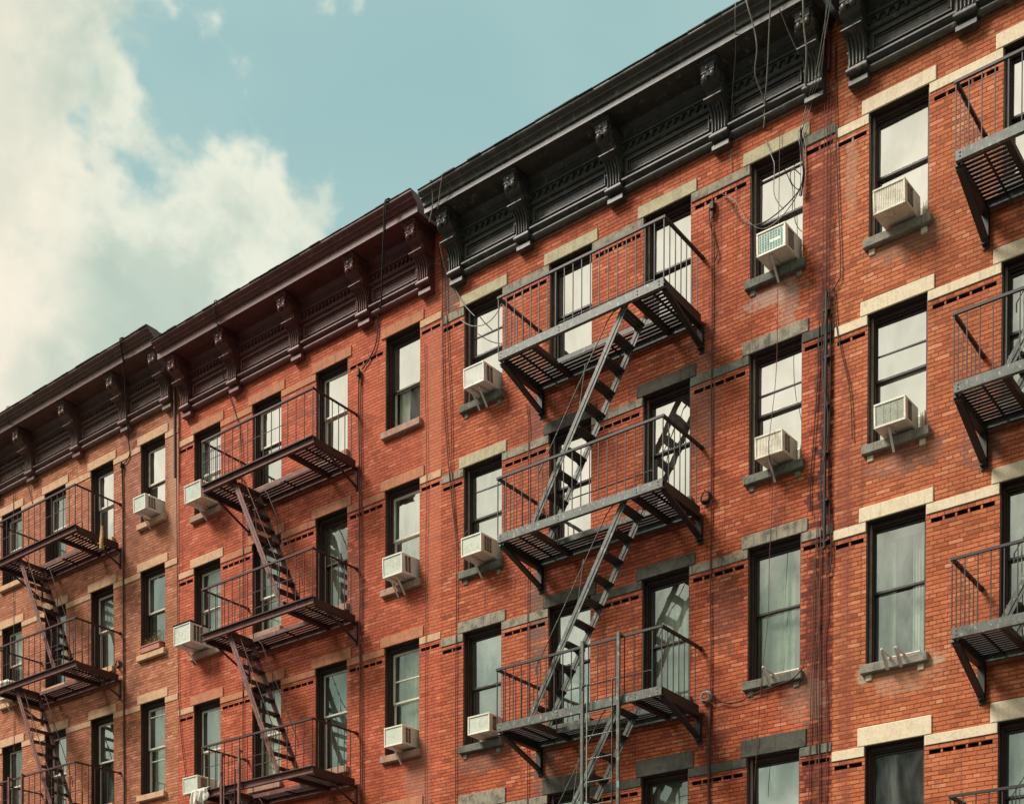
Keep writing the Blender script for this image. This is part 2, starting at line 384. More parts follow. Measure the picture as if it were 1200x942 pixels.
m_blackcable = weathered('cable_black', (.028, .022, .02), (.015, .012, .01), None, .6, .3, False)
m_greycable = weathered('cable_grey', (.26, .25, .22), (.14, .13, .11), None, .7, .3, False)
m_browncable = weathered('cable_brown', (.12, .045, .032), (.05, .022, .018), None, .7, .3, False)
m_pipe = weathered('pipe_rust', (.075, .030, .024), (.03, .014, .012), (.16, .12, .10), .7, .3, True, 2, .5)
m_terracotta = weathered('planter_terracotta', (.40, .16, .12), (.25, .09, .07), (.55, .35, .28), .8)
m_leaf = weathered('dry_leaves', (.30, .24, .13), (.10, .10, .04), (.5, .42, .28), .8, .2, False, 5)
m_cloth = weathered('cloth_white', (.66, .63, .56), (.40, .37, .32), None, .9, .1, False, 3)
m_canvas = weathered('cloth_ochre', (.42, .26, .12), (.25, .14, .06), None, .9, .1, True, 3)
m_room_slot_shade = weathered('room_plaster_slot_shade', (.07, .058, .048), (.035, .028, .024), None, .9, .1, False, .5)
m_roof = weathered('roof_tar', (.05, .048, .045), (.03, .03, .028), (.1, .1, .09), .9, .1, False)

def pane_mat(name, refl, tint, bumpd=.004):
    m, t, out = new_mat(name); p = world_pos(t)
    g = N(t, 'ShaderNodeBsdfGlossy'); g.inputs['Roughness'].default_value = .02; g.inputs['Color'].default_value = tint + (1,)
    tr = N(t, 'ShaderNodeBsdfTransparent'); tr.inputs[0].default_value = (.76, .80, .75, 1)
    bn = N(t, 'ShaderNodeBump'); bn.inputs['Strength'].default_value = .12; bn.inputs['Distance'].default_value = .02
    t.links.new(noise_(t, vmap_(t, p, (0, 0, 0), (1, 1, .55)), 3.0, 2, .45, .2), bn.inputs['Height']); t.links.new(bn.outputs[0], g.inputs['Normal'])
    dirt = N(t, 'ShaderNodeBsdfDiffuse'); dirt.inputs[0].default_value = (.5, .5, .42, 1)
    mx = N(t, 'ShaderNodeMixShader')
    gr = noise_(t, vmap_(t, p, (5, 5, 5), (1, 1, .4)), 2.1, 5, .6, .4)
    t.links.new(smooth_(t, gr, .3, .7, refl - .12, min(.97, refl + .08)), mx.inputs[0])
    t.links.new(tr.outputs[0], mx.inputs[1]); t.links.new(g.outputs[0], mx.inputs[2])
    m2 = N(t, 'ShaderNodeMixShader'); t.links.new(smooth_(t, gr, .5, .75, .03, .13), m2.inputs[0])
    t.links.new(mx.outputs[0], m2.inputs[1]); t.links.new(dirt.outputs[0], m2.inputs[2])
    t.links.new(m2.outputs[0], out.inputs[0]); return m
g_hi = pane_mat('glass_mirror', .90, (1, .98, .93))
g_mid = pane_mat('glass_sky', .74, (.97, 1, .95))
g_lo = pane_mat('glass_clear', .42, (.93, 1, .95))
g_dk = pane_mat('glass_dim', .10, (.9, .9, .85))

# ------------------------------------------------------------------ setting
def sheet(name, x0, x1, y0, y1, z, mat):
    o = obj(name, MB().add([(x0, y0, z), (x1, y0, z), (x1, y1, z), (x0, y1, z)], [(0, 1, 2, 3)]), mat, org=(0, 0, 0)); return tag(o, kind='structure')
m_asph = weathered('asphalt', (.05, .05, .05), (.03, .03, .03), (.09, .09, .088), .9, .2, False, .6)
m_conc = weathered('pavement_concrete', (.17, .165, .155), (.11, .105, .10), (.24, .235, .22), .9, .2, False, .8)
m_grd = weathered('ground_asphalt', (.045, .045, .043), (.03, .03, .03), None, .95, .1, False, .2)
sheet('ground', -1500, 1500, -1500, 1500, -.14, m_grd)
sheet('road', -200, 200, -14.6, -4.6, -.12, m_asph)
for y0, y1, nm in ((-4.45, 0, 'pavement'), (-20.5, -14.75, 'pavement')):
    mb = MB().box(-200, 200, y0, y1, -.139, 0); tag(obj(nm, mb, m_conc, org=(0, 0, 0)), kind='structure')
for y0, y1 in ((-4.6, -4.452), (-14.748, -14.6)):
    tag(obj('kerb', MB().box(-200, 200, y0, y1, -.138, .004, 0, .02), m_sillD, org=(0, 0, 0)), kind='structure')

# ------------------------------------------------------------------ buildings
WIN_W = .884
def wall_mesh(x0, x1, z0, z1, holes):
    """flat wall on y=0 with holes (hx0,hx1,hz0,hz1,depth,closed)"""
    mb = MB()
    xs = sorted({x0, x1} | {h[0] for h in holes} | {h[1] for h in holes}); zs = sorted({z0, z1} | {h[2] for h in holes} | {h[3] for h in holes})
    for i in range(len(xs) - 1):
        for j in range(len(zs) - 1):
            cx = (xs[i] + xs[i + 1]) / 2; cz = (zs[j] + zs[j + 1]) / 2
            if any(h[0] < cx < h[1] and h[2] < cz < h[3] for h in holes): continue
            mb.add([(xs[i], 0, zs[j]), (xs[i + 1], 0, zs[j]), (xs[i + 1], 0, zs[j + 1]), (xs[i], 0, zs[j + 1])], [(0, 1, 2, 3)])
    for a, b, c, d, dep, cl in holes:
        v = [(a, 0, c), (b, 0, c), (b, 0, d), (a, 0, d), (a, dep, c), (b, dep, c), (b, dep, d), (a, dep, d)]
        mb.add(v, [(0, 4, 5, 1), (1, 5, 6, 2), (2, 6, 7, 3), (3, 7, 4, 0)], 1 if cl else 0)  # closed slots get the dark material: recess shade put into the colour
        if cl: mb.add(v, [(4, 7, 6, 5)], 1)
    return mb

def make_window(bld, cx, zb, zt, sp):
    """sp: dict frame, sash, usash, meet, glass_u, glass_l, shade, curtain, bars, ac(open height)"""
    w = WIN_W; x0 = cx - w / 2; x1 = cx + w / 2
    fr = sp.get('frame', m_frame_dark); sm = sp.get('sash', m_sash_dark); us = sp.get('usash', sm)
    meet = sp.get('meet', .52); zm = zb + (zt - zb) * meet
    mb = MB()
    f = .046
    mb.box(x0 + .002, x0 + f, .10, .122, zb, zt, 0, .006); mb.box(x1 - f, x1 - .002, .10, .122, zb, zt, 0, .006)
    mb.box(x0 + .003, x0 + f - .003, .1225, .30, zb, zt, 1); mb.box(x1 - f + .003, x1 - .003, .1225, .30, zb, zt, 1)
    mb.box(x0 + f, x1 - f, .10, .30, zt - .075, zt - .002, 1, .006)
    mb.box(x0 + f, x1 - f, .12, .30, zb + .001, zb + .045, 1, .006)
    mb.box(x0 + f, x0 + f + .018, .135, .17, zb + .045, zt - .075, 1); mb.box(x1 - f - .018, x1 - f, .135, .17, zb + .045, zt - .075, 1)
    mb.box(x0 + f + .018, x1 - f - .018, .135, .17, zt - .10, zt - .075, 1)
    win = obj('window', mb, [fr, m_frame_dark], bld)
    jl = MB(); jl.box(x0 + .001, x0 + .014, .012, .0995, zb + .001, zt - .001); jl.box(x1 - .014, x1 - .001, .012, .0995, zb + .001, zt - .001); jl.box(x0 + .0145, x1 - .0145, .012, .0995, zt - .015, zt - .001)
    obj('reveal_shade_lining', jl, m_frame_dark, win)  # added dark boards over the brick reveal, its shade put into their colour
    if sp.get('wlabel'): win['label'] = sp['wlabel']
    a0 = x0 + f + .001; a1 = x1 - f - .001; zlo = zb + .046; zhi = zt - .101
    def sash(name, za, zb_, y, mat, glass, bars):
        s = MB(); r = .038
        s.box(a0, a0 + r, y, y + .035, za, zb_, 0, .004); s.box(a1 - r, a1, y, y + .035, za, zb_, 0, .004)
        s.box(a0 + r, a1 - r, y, y + .035, zb_ - r, zb_, 0, .004); s.box(a0 + r, a1 - r, y, y + .035, za, za + r * (1.5 if name == 'lower_sash' else 1), 0, .004)
        for k in bars: s.box(a0 + r, a1 - r, y + .004, y + .028, za + (zb_ - za) * k - .010, za + (zb_ - za) * k + .010)
        obj(name, s, mat, win)
        tl = rnd.uniform(-.006, .006); tz = rnd.uniform(-.006, .006)
        g = MB().add([(a0 + r, y + .02 + tl, za + r + tz * 0), (a1 - r, y + .02 - tl, za + r), (a1 - r, y + .02 - tl + tz, zb_ - r), (a0 + r, y + .02 + tl + tz, zb_ - r)], [(0, 1, 2, 3)])
        obj('pane', g, glass, win)
    sash('upper_sash', zm - .02, zhi, .172, us, sp.get('gu', g_mid), sp.get('bars', ()))
    lift = sp.get('lift', 0)
    sash('lower_sash', zlo + lift, zm + .022 + lift, .212, sm, sp.get('gl', g_mid), sp.get('lbars', ()))
    if sp.get('shade'):
        k = sp['shade']; z0 = zt - .1 - (zhi - zlo) * k
        s = MB().box(a0 + .03, a1 - .03, .305, .309, z0, zhi); s.tube([(a0 + .03, .307, z0), (a1 - .03, .307, z0)], .012, 6)
        obj('roller_shade', s, m_shade, win)
    if sp.get('curtain'):
        mt = m_curtain_teal if sp['curtain'] == 'teal' else m_curtain
        s = MB(); n = 44
        def sheet_(xa, xb, amp, gath):
            v = []; 
            for i in range(n + 1):
                u = i / n; x = xa + (xb - xa) * u
                y = .345 + amp * math.sin(u * 38 + gath) * (.6 + .4 * math.sin(u * 11 + gath))
                v += [(x, y, zlo), (x, y + .01, (zlo + zhi) / 2), (x, y - .006, zhi)]
            fs = []
            for i in range(n):
                for j in (0, 1): fs.append((i * 3 + j, (i + 1) * 3 + j, (i + 1) * 3 + j + 1, i * 3 + j + 1))
            s.add(v, fs, 0, True)
        if sp['curtain'] == 'left': sheet_(a0, a0 + .3, .018, 1.)
        elif sp['curtain'] == 'part': sheet_(a0, a0 + .27, .02, 1.); sheet_(a1 - .27, a1, .02, 2.)
        else: sheet_(a0, a1, .018, 1.3)
        obj('curtain', s, mt, win)
    if sp.get('guard'):      # child guard rods in front of the sash
        s = MB()
        for k in range(6):
            xx = a0 + .06 + (a1 - a0 - .12) * k / 5; s.tube([(xx, .17, zlo), (xx, .17, zlo + (zhi - zlo) * sp['guard'])], .006, 5)
        for zz_ in (zlo + .06, zlo + (zhi - zlo) * sp['guard'] - .02): s.tube([(a0, .17, zz_), (a1, .17, zz_)], .007, 5)
        obj('window_guard', s, m_sash_white if sp.get('gw') else m_fe_black, win)
    return win

BR_OFF = {}
def make_bracket(par, cx, dz, mat):
    hw = .137; d = lambda v: -v * 1.3
    pr = [(0, 13.25), (.085, 13.25), (.095, 13.30), (.075, 13.325), (.075, 13.345), (.14, 13.36), (.155, 13.385), (.15, 13.42), (.125, 13.435), (.12, 13.47),
          (.125, 13.55), (.14, 13.62), (.175, 13.68), (.225, 13.715), (.295, 13.722), (.295, 13.75), (.245, 13.757), (.235, 13.79), (.255, 13.835),
          (.31, 13.86), (.365, 13.885), (.385, 13.925), (.38, 13.96), (.37, 13.98), (.375, 14.02), (.41, 14.03), (.41, 14.045), (.435, 14.055), (.435, 14.072), (.46, 14.078), (.46, 14.088),
          (.0, 14.088)]
    mb = MB(); mb.extrude_x([(d(a), Z(z + dz)) for a, z in pr], cx - hw, cx + hw)
    # wider pendant foot, cap and abacus
    mb.box(cx - hw - .015, cx + hw + .015, -.135, 0, Z(13.252 + dz), Z(13.312 + dz), 0, .008)
    mb.tube([(cx - hw - .02, d(.128), Z(13.39 + dz)), (cx + hw + .02, d(.128), Z(13.39 + dz))], .045, 10)
    mb.box(cx - hw - .02, cx + hw + .02, d(.31), -.05, Z(13.728 + dz), Z(13.748 + dz), 0, .006)
    mb.box(cx - hw - .02, cx + hw + .02, d(.425), -.05, Z(14.032 + dz), Z(14.048 + dz), 0, .005)
    mb.box(cx - hw - .035, cx + hw + .035, d(.45), -.05, Z(14.056 + dz), Z(14.074 + dz), 0, .005)
    # fluting: ribs that follow the curve of the lower front
    path = [(.135, 13.44), (.133, 13.50), (.138, 13.56), (.152, 13.62), (.185, 13.675), (.225, 13.705)]
    for k in range(5):
        xx = cx + (k - 2) * .054
        mb.tube([(xx, d(a), Z(z + dz)) for a, z in path], .0165, 6)
    # carved leaf and volutes on the scroll
    yf = d(.39)
    mb.ball((cx - .062, yf - .005, Z(13.905 + dz)), (.052, .05, .065), 10, 6)
    mb.ball((cx + .070, yf - .005, Z(13.915 + dz)), (.048, .05, .062), 10, 6)
    mb.add([(cx - .035, yf - .03, Z(13.91 + dz)), (cx + .03, yf - .03, Z(13.905 + dz)), (cx + .075, yf + .0, Z(13.985 + dz)), (cx + .055, yf - .03, Z(14.02 + dz)),
            (cx, yf - .05, Z(13.975 + dz)), (cx - .06, yf - .03, Z(14.02 + dz)), (cx - .08, yf, Z(13.97 + dz)), (cx - .0, yf + .04, Z(13.95 + dz))],
           [(0, 1, 4), (1, 2, 3), (1, 3, 4), (4, 5, 0), (5, 6, 0), (0, 7, 1), (1, 7, 2), (2, 7, 3), (3, 7, 4), (4, 7, 5), (5, 7, 6), (6, 7, 0)])
    mb.ball((cx - .005, yf - .045, Z(13.985 + dz)), (.030, .03, .034), 8, 5)
    zt_, zb_ = Z(14.03 + dz), Z(13.955 + dz)
    mb.extrude_x([(yf - .028, zb_), (yf - .050, zt_), (yf + .03, zt_), (yf + .03, zb_)], cx - .112, cx + .112)
    mb.tube([(cx - .11, yf - .035, zb_ - .004), (cx + .11, yf - .035, zb_ - .004)], .012, 6)
    # side rosettes / volute roundels
    for sx in (-1, 1):
        mb.tube([(cx + sx * (hw - .01), d(.30), Z(13.92 + dz)), (cx + sx * (hw + .018), d(.30), Z(13.92 + dz))], .075, 14)
        mb.tube([(cx + sx * (hw - .01), d(.10), Z(13.60 + dz)), (cx + sx * (hw + .014), d(.10), Z(13.60 + dz))], .05, 12)
    return obj('cornice_bracket', mb, mat, par)

def make_cornice(bld, s0, s1, ext0, ext1, br, dz, mat, dn, fh=.075):
    """s0,s1 outer edges of the end brackets; ext how far the crown runs past them"""
    x0, x1 = X(s0), X(s1); d = lambda v: -v * 1.3
    fr = [(-.01, 13.335), (-.045, 13.335), (-.075, 13.35), (-.088, 13.372), (-.08, 13.395), (-.055, 13.405), (-.055, 13.415), (-.10, 13.44), (-.118, 13.455), (-.118, 13.475), (-.095, 13.487), (-.06, 13.50),
          (-.06, 13.765), (-.085, 13.772), (-.10, 13.79), (-.10, 13.805), (-.07, 13.815), (-.07, 13.905), (-.11, 13.915), (-.115, 13.935), (-.09, 13.95), (-.09, 13.985), (-.10, 14.04), (-.16, 14.089), (-.01, 14.089)]
    mb = MB(); mb.extrude_x([(-(-a) * 1.3, Z(z + dz)) for a, z in fr], x0, x1)
    cr = [(0, 14.09), (-.49, 14.09), (-.49, 14.082), (-.505, 14.082), (-.505, 14.082 + fh), (-.525, 14.086 + fh), (-.53, 14.095 + fh), (-.535, 14.21), (-.555, 14.228), (-.585, 14.235), (-.585, 14.255),
          (-.60, 14.262), (-.635, 14.285), (-.64, 14.298), (-.64, 14.312), (-.62, 14.318), (0, 14.33)]
    xa, xb = x0 - ext0, x1 + ext1
    mb.extrude_x([(a * 1.3, Z(z + dz)) for a, z in cr], xa, xb)
    co = obj('cornice', mb, mat, bld)
    # roof edge flashing, slightly ragged
    fl = MB(); n = 26
    for i in range(n):
        a = xa + (xb - xa) * i / n; b = xa + (xb - xa) * (i + 1) / n
        h = rnd.uniform(.006, .022); fl.box(a, b - .004, -.845 - rnd.uniform(0, .012), -.55, Z(14.319 + dz), Z(14.319 + dz) + h)
    obj('flashing', fl, m_roof, co)
    br = sorted(br)
    for b in br: make_bracket(co, X(b), dz, mat)
    for i in range(len(br) - 1):
        dt = MB()
        a, b = X(br[i]) + .20, X(br[i + 1]) - .20
        p = MB(); za, zb = Z(13.525 + dz), Z(13.715 + dz)      # frame of the sunk panel
        yo, yi = d(.082), d(.061)
        def rim(p, a, b, za, zb, w, y0, y1):
            p.box(a, b, y0, y1, za, za + w, 0, .006); p.box(a, b, y0, y1, zb - w, zb, 0, .006)
            p.box(a, a + w, y0, y1, za + w, zb - w, 0, .006); p.box(b - w, b, y0, y1, za + w, zb - w, 0, .006)
        rim(p, a, b, za, zb, .035, -.118, -.079); rim(p, a + .05, b - .05, za + .05, zb - .05, .018, -.098, -.079)
        obj('frieze_panel', p, mat, co)
        L = b - a + .22; k = int(L / dn)
        dt.box(a - .115, b + .115, -.128, -.0915, Z(13.893 + dz) - .002, Z(13.893 + dz) + .012)
        for j in range(k):                                   # saw-tooth dentils
            xx = a - .11 + (j + .5) * L / k; w = dn * .30
            zt, zb2 = Z(13.893 + dz), Z(13.833 + dz); y0, y1 = -.091, -.135
            dt.add([(xx - w, y0, zt), (xx + w, y0, zt), (xx + w * .15, y0, zb2), (xx - w * .15, y0, zb2), (xx - w, y1, zt), (xx + w, y1, zt), (xx + w * .15, y1, zb2), (xx - w * .15, y1, zb2)],
                   [(4, 7, 6, 5), (0, 4, 5, 1), (1, 5, 6, 2), (2, 6, 7, 3), (3, 7, 4, 0), (0, 1, 2, 3)])
        obj('dentil_course', dt, mat, co)
    return co

def make_building(spec):
    s0, s1 = spec['seam']; x0, x1 = X(s0) + .002, X(s1) - .002; ztop = Z(14.09 + spec['dz'])
    bld = empty('tenement_building', ((x0 + x1) / 2, 0, 0), spec['label'], 'building', 'tenement buildings in one terrace')
    holes = []; rows = spec['rows']; cols = spec['cols']; slots = []
    for (zo, zs) in rows:
        for c in cols: holes.append((X(c) - WIN_W / 2, X(c) + WIN_W / 2, Z(zs), Z(zo), .30, False))
    bh = spec.get('band_h', .15)
    for ri, (zo, zs) in enumerate(rows):
        edges = [x0] + [e for c in cols for e in (X(c) - WIN_W / 2, X(c) + WIN_W / 2)] + [x1]
        for k in range(0, len(edges), 2):
            a, b = edges[k], edges[k + 1]
            # string course piece
            mb = MB(); ga = a + .003; gb = b - .003
            mb.box(ga, gb, -.014 - rnd.uniform(0, .004), .05, Z(zo) - bh + rnd.uniform(0, .008), Z(zo) - .004, 0, .006)
            mm = spec['band'](ri, k // 2)
            if mm is not None: obj('string_course', mb, mm, bld)
            if spec['slots'](ri, k // 2) and b - a > .2:
                e = .07 if (k not in (0, len(edges) - 2)) else .04
                a2, b2 = a + e, b - e; zt_ = Z(zo) - bh - .068; zb_ = zt_ - .064
                slots.append((a2, b2, zb_, zt_)); holes.append((a2, b2, zb_, zt_, .16, True))
    wm = wall_mesh(x0, x1, 0, ztop, holes)
    # side walls, back and roof so the house is a solid block
    v = [(x0, 0, 0), (x1, 0, 0), (x1, 11, 0), (x0, 11, 0), (x0, 0, ztop), (x1, 0, ztop), (x1, 11, ztop), (x0, 11, ztop)]
    wm.add(v, [(1, 2, 6, 5), (2, 3, 7, 6), (3, 0, 4, 7)])
    obj('wall', wm, [spec['brick'], m_room_slot_shade], bld)
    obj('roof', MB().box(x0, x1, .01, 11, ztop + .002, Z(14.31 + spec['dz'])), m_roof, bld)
    obj('room_back', MB().add([(x0 + .05, 1.5, 0), (x1 - .05, 1.5, 0), (x1 - .05, 1.5, ztop - .05), (x0 + .05, 1.5, ztop - .05)], [(0, 1, 2, 3)]), m_room_slot_shade, bld)
    for a, b, za, zb in slots:
        bt = MB(); n = max(1, int((b - a) / .165)); bt.box(a + .001, b - .001, .145, .158, za + .001, zb - .001)
        for j in range(1, n):
            xx = a + (b - a) * j / n; bt.box(xx - .013, xx + .013, .006, .1445, za + .001, zb - .001)
        obj('brick_dentils', bt, spec['brick'], bld)
    # lintels, sills
    for ri, (zo, zs) in enumerate(rows):
        for ci, c in enumerate(cols):
            cx = X(c); lh = spec['lh'] if ri < 3 else .275
            m = MB().box(cx - .55 + rnd.uniform(-.01, .01), cx + .55 + rnd.uniform(-.01, .01), -.022, .11, Z(zo), Z(zo) + lh, 0, .009)
            obj('lintel', m, spec['lintel'](ri, ci), bld)
            m = MB(); m.box(cx - .50, cx + .50, -.085, .12, Z(zs) - .135, Z(zs) - .001, 0, .012)
            obj('sill', m, spec['sill'], bld)
            if spec.get('corbel') and ri < 3:
                for sx in (-.385, .385):
                    obj('sill_corbel', MB().box(cx + sx - .048, cx + sx + .048, -.022, .03, Z(zs) - .235, Z(zs) - .138, 0, .012), spec['corbel'], bld)
    for ri, (zo, zs) in enumerate(rows):
        for ci, c in enumerate(cols):
            sp = dict(spec['win']); sp.update(spec['wins'].get((ri, ci), {}))
            make_window(bld, X(c), Z(zs), Z(zo), sp)
    make_cornice(bld, spec['cor'][0], spec['cor'][1], spec['ext'][0], spec['ext'][1], spec['br'], spec['dz'], spec['paint'], spec['dn'], spec.get('fh', .075))
    return bld

W = m_sash_white
A = dict(seam=(-23.88, -18.026), label='leftmost brick tenement with brown bracketed cornice and tan stone lintels', rows=[(13.316, 11.934), (11.125, 9.663), (8.831, 7.231), (6.37, 4.72)],
    cols=[-23.105, -21.643, -20.185, -18.722], brick=m_brickA, band=lambda r, k: m_tan, slots=lambda r, k: False, lh=.20, band_h=.14,
    lintel=lambda r, c: m_tan, sill=m_tan, dz=.385, paint=m_corn_brown, br=[-18.22, -19.39, -20.83, -22.31, -23.60], cor=(-23.71, -18.112), ext=(.14, .12), dn=.085, fh=.108,
    win=dict(frame=m_frame_dark, gu=g_mid, gl=g_mid),
    wins={(0, 0): dict(usash=W, curtain='part', gu=g_lo, gl=g_lo), (0, 1): dict(usash=W, curtain='part', gu=g_lo, gl=g_lo), (0, 2): dict(gu=g_hi, gl=g_hi, sash=W),
          (0, 3): dict(usash=W, gu=g_hi, gl=g_hi), (1, 0): dict(usash=W, shade=.5, gu=g_lo, gl=g_lo), (1, 1): dict(gu=g_lo, gl=g_lo), (1, 2): dict(sash=W, curtain='full', gu=g_lo),
          (1, 3): dict(usash=W, gu=g_mid), (2, 0): dict(curtain='part', gu=g_lo, gl=g_lo, sash=W), (2, 1): dict(gu=g_hi, sash=W), (2, 2): dict(sash=W, gu=g_mid, gl=g_dk, shade=.15), (2, 3): dict(sash=W, bars=(.8,), lbars=(.72,), curtain='full', gu=g_lo, gl=g_lo)})
B = dict(seam=(-18.026, -12.137), label='second brick tenement from the left with dark red painted cornice and brownstone lintels', rows=[(13.047, 11.662), (10.824, 9.369), (8.537, 6.939), (6.06, 4.44)],
    cols=[-17.27, -15.81, -14.348, -12.889], brick=m_brickB, band=lambda r, k: (m_tan if k in (0, 4) else m_brown) if not (r == 0 and k == 3) else None, slots=lambda r, k: not (r == 0 and k in (1, 2)), lh=.20, band_h=.14,
    lintel=lambda r, c: m_brown if not (r == 1 and c == 0) else m_tan, sill=m_sillB, dz=.085, paint=m_corn_red, br=[-12.385, -13.58, -15.03, -16.49, -17.695], cor=(-17.81, -12.275), ext=(.15, .15), dn=.10, fh=.108,
    win=dict(frame=m_frame_dark, gu=g_mid, gl=g_mid),
    wins={(0, 0): dict(frame=m_sash_dark, sash=W, usash=W, guard=.85, gu=g_mid, gl=g_mid), (0, 1): dict(usash=W, gu=g_hi, gl=g_mid, sash=m_sash_dark), (0, 2): dict(sash=W, usash=W, gu=g_hi, gl=g_hi),
          (0, 3): dict(gu=g_hi, gl=g_dk, sash=W, curtain='part', usash=m_sash_dark, meet=.46), (1, 0): dict(sash=W, usash=W, curtain='full', gu=g_lo, gl=g_lo, shade=.25), (1, 1): dict(sash=W, usash=W, curtain='full', gu=g_lo, gl=g_lo, meet=.42),
          (1, 2): dict(curtain='left', gu=g_lo, gl=g_lo), (1, 3): dict(usash=W, sash=W, gu=g_mid, gl=g_mid), (2, 0): dict(sash=W, usash=W, shade=.55, gu=g_mid, gl=g_mid, curtain='full'), (2, 1): dict(sash=W, usash=W, shade=.95, gu=g_lo, gl=g_lo),
          (2, 2): dict(sash=W, usash=W, curtain='teal', gu=g_lo, gl=g_lo, meet=.55), (2, 3): dict(usash=W, sash=W, bars=(.45,), gu=g_lo, gl=g_lo, curtain='full', meet=.5)})
def c_lint(r, c):
    return [[m_olive, m_olive, m_olive, m_olive], [m_olive, m_darkst, m_darkst, m_greyst], [m_greyst, m_darkst, m_darkst, m_greyst], [m_greyst, m_darkst, m_darkst, m_darkst]][r][c]  # middle columns take the dark stone below the top row
def c_band(r, k):
    return [[m_greyst, m_greyst, m_greyst, m_greyst, m_sillC], [m_greyst, m_greyst, m_greyst, m_sillC, m_darkst], [m_greyst, m_greyst, m_darkst, m_greyst, m_greyst], [m_greyst, m_greyst, m_darkst, m_darkst, m_sillC]][r][k]
G = m_frame_grey
Cb = dict(seam=(-12.137, -6.230), label='third brick tenement from the left with charcoal cornice and grey and dark grey lintels', rows=[(12.946, 11.555), (10.708, 9.254), (8.417, 6.828), (5.942, 4.33)],
    cols=[-11.386, -9.912, -8.448, -6.967], brick=m_brickC, band=c_band, slots=lambda r, k: True, lh=.205, lintel=c_lint, sill=m_sillC, corbel=m_greyst, dz=0, paint=m_corn_dark,
    br=[-11.80, -10.62, -9.16, -7.66, -6.46], cor=(-11.915, -6.35), ext=(.15, .14), dn=.135,
    win=dict(frame=G, gu=g_hi, gl=g_hi),
    wins={(0, 0): dict(bars=(.45,), shade=.5), (0, 1): dict(), (0, 2): dict(), (0, 3): dict(bars=(.85,), gl=g_hi),
          (1, 0): dict(bars=(.62,), gu=g_mid, gl=g_mid, shade=1.), (1, 1): dict(gu=g_hi, gl=g_hi), (1, 2): dict(gu=g_hi, gl=g_hi), (1, 3): dict(bars=(.4,), gu=g_hi, gl=g_hi, shade=.6),
          (2, 0): dict(gu=g_mid, gl=g_hi, frame=m_frame_dark), (2, 1): dict(gu=g_hi, gl=g_mid, frame=m_frame_dark), (2, 2): dict(gu=g_lo, gl=g_lo, curtain='full', frame=m_frame_dark, meet=.48), (2, 3): dict(gu=g_lo, gl=g_lo, curtain='full', frame=m_frame_dark),
          (3, 0): dict(gu=g_mid, gl=g_mid), (3, 2): dict(curtain='full', gu=g_lo, gl=g_lo, frame=m_frame_dark), (3, 3): dict(gu=g_mid, gl=g_lo, shade=.4, meet=.6)})
D = dict(seam=(-6.230, -.34), label='rightmost brick tenement with cream stone lintels and string courses', rows=[(12.863, 11.449), (10.628, 9.161), (8.33, 6.721), (5.823, 4.2)],
    cols=[-5.495, -4.026, -2.556, -1.087], brick=m_brickD, band=lambda r, k: m_cream, slots=lambda r, k: True, lh=.213, lintel=lambda r, c: m_cream, sill=m_sillD, corbel=m_cream, dz=-.065, paint=m_corn_dark,
    br=[-5.93, -4.73, -3.28, -1.8, -.6], cor=(-6.045, -.485), ext=(.14, .14), dn=.135,
    win=dict(frame=G, gu=g_mid, gl=g_mid),
    wins={(0, 0): dict(gu=g_hi, gl=g_hi), (0, 1): dict(gu=g_hi, gl=g_hi), (1, 0): dict(bars=(.45,), gu=g_mid, gl=g_mid, curtain='left', shade=.9), (1, 1): dict(curtain='full', gu=g_lo, gl=g_lo), (2, 0): dict(gu=g_lo, gl=g_lo, curtain='part', shade=.06),
          (2, 1): dict(gu=g_lo, gl=g_lo, curtain='full', frame=m_frame_dark), (3, 0): dict(gu=g_dk, gl=g_dk, frame=m_frame_dark), (3, 1): dict(gu=g_lo, gl=g_lo, curtain='full', frame=m_frame_dark)})
BL = [make_building(s) for s in (A, B, Cb, D)]

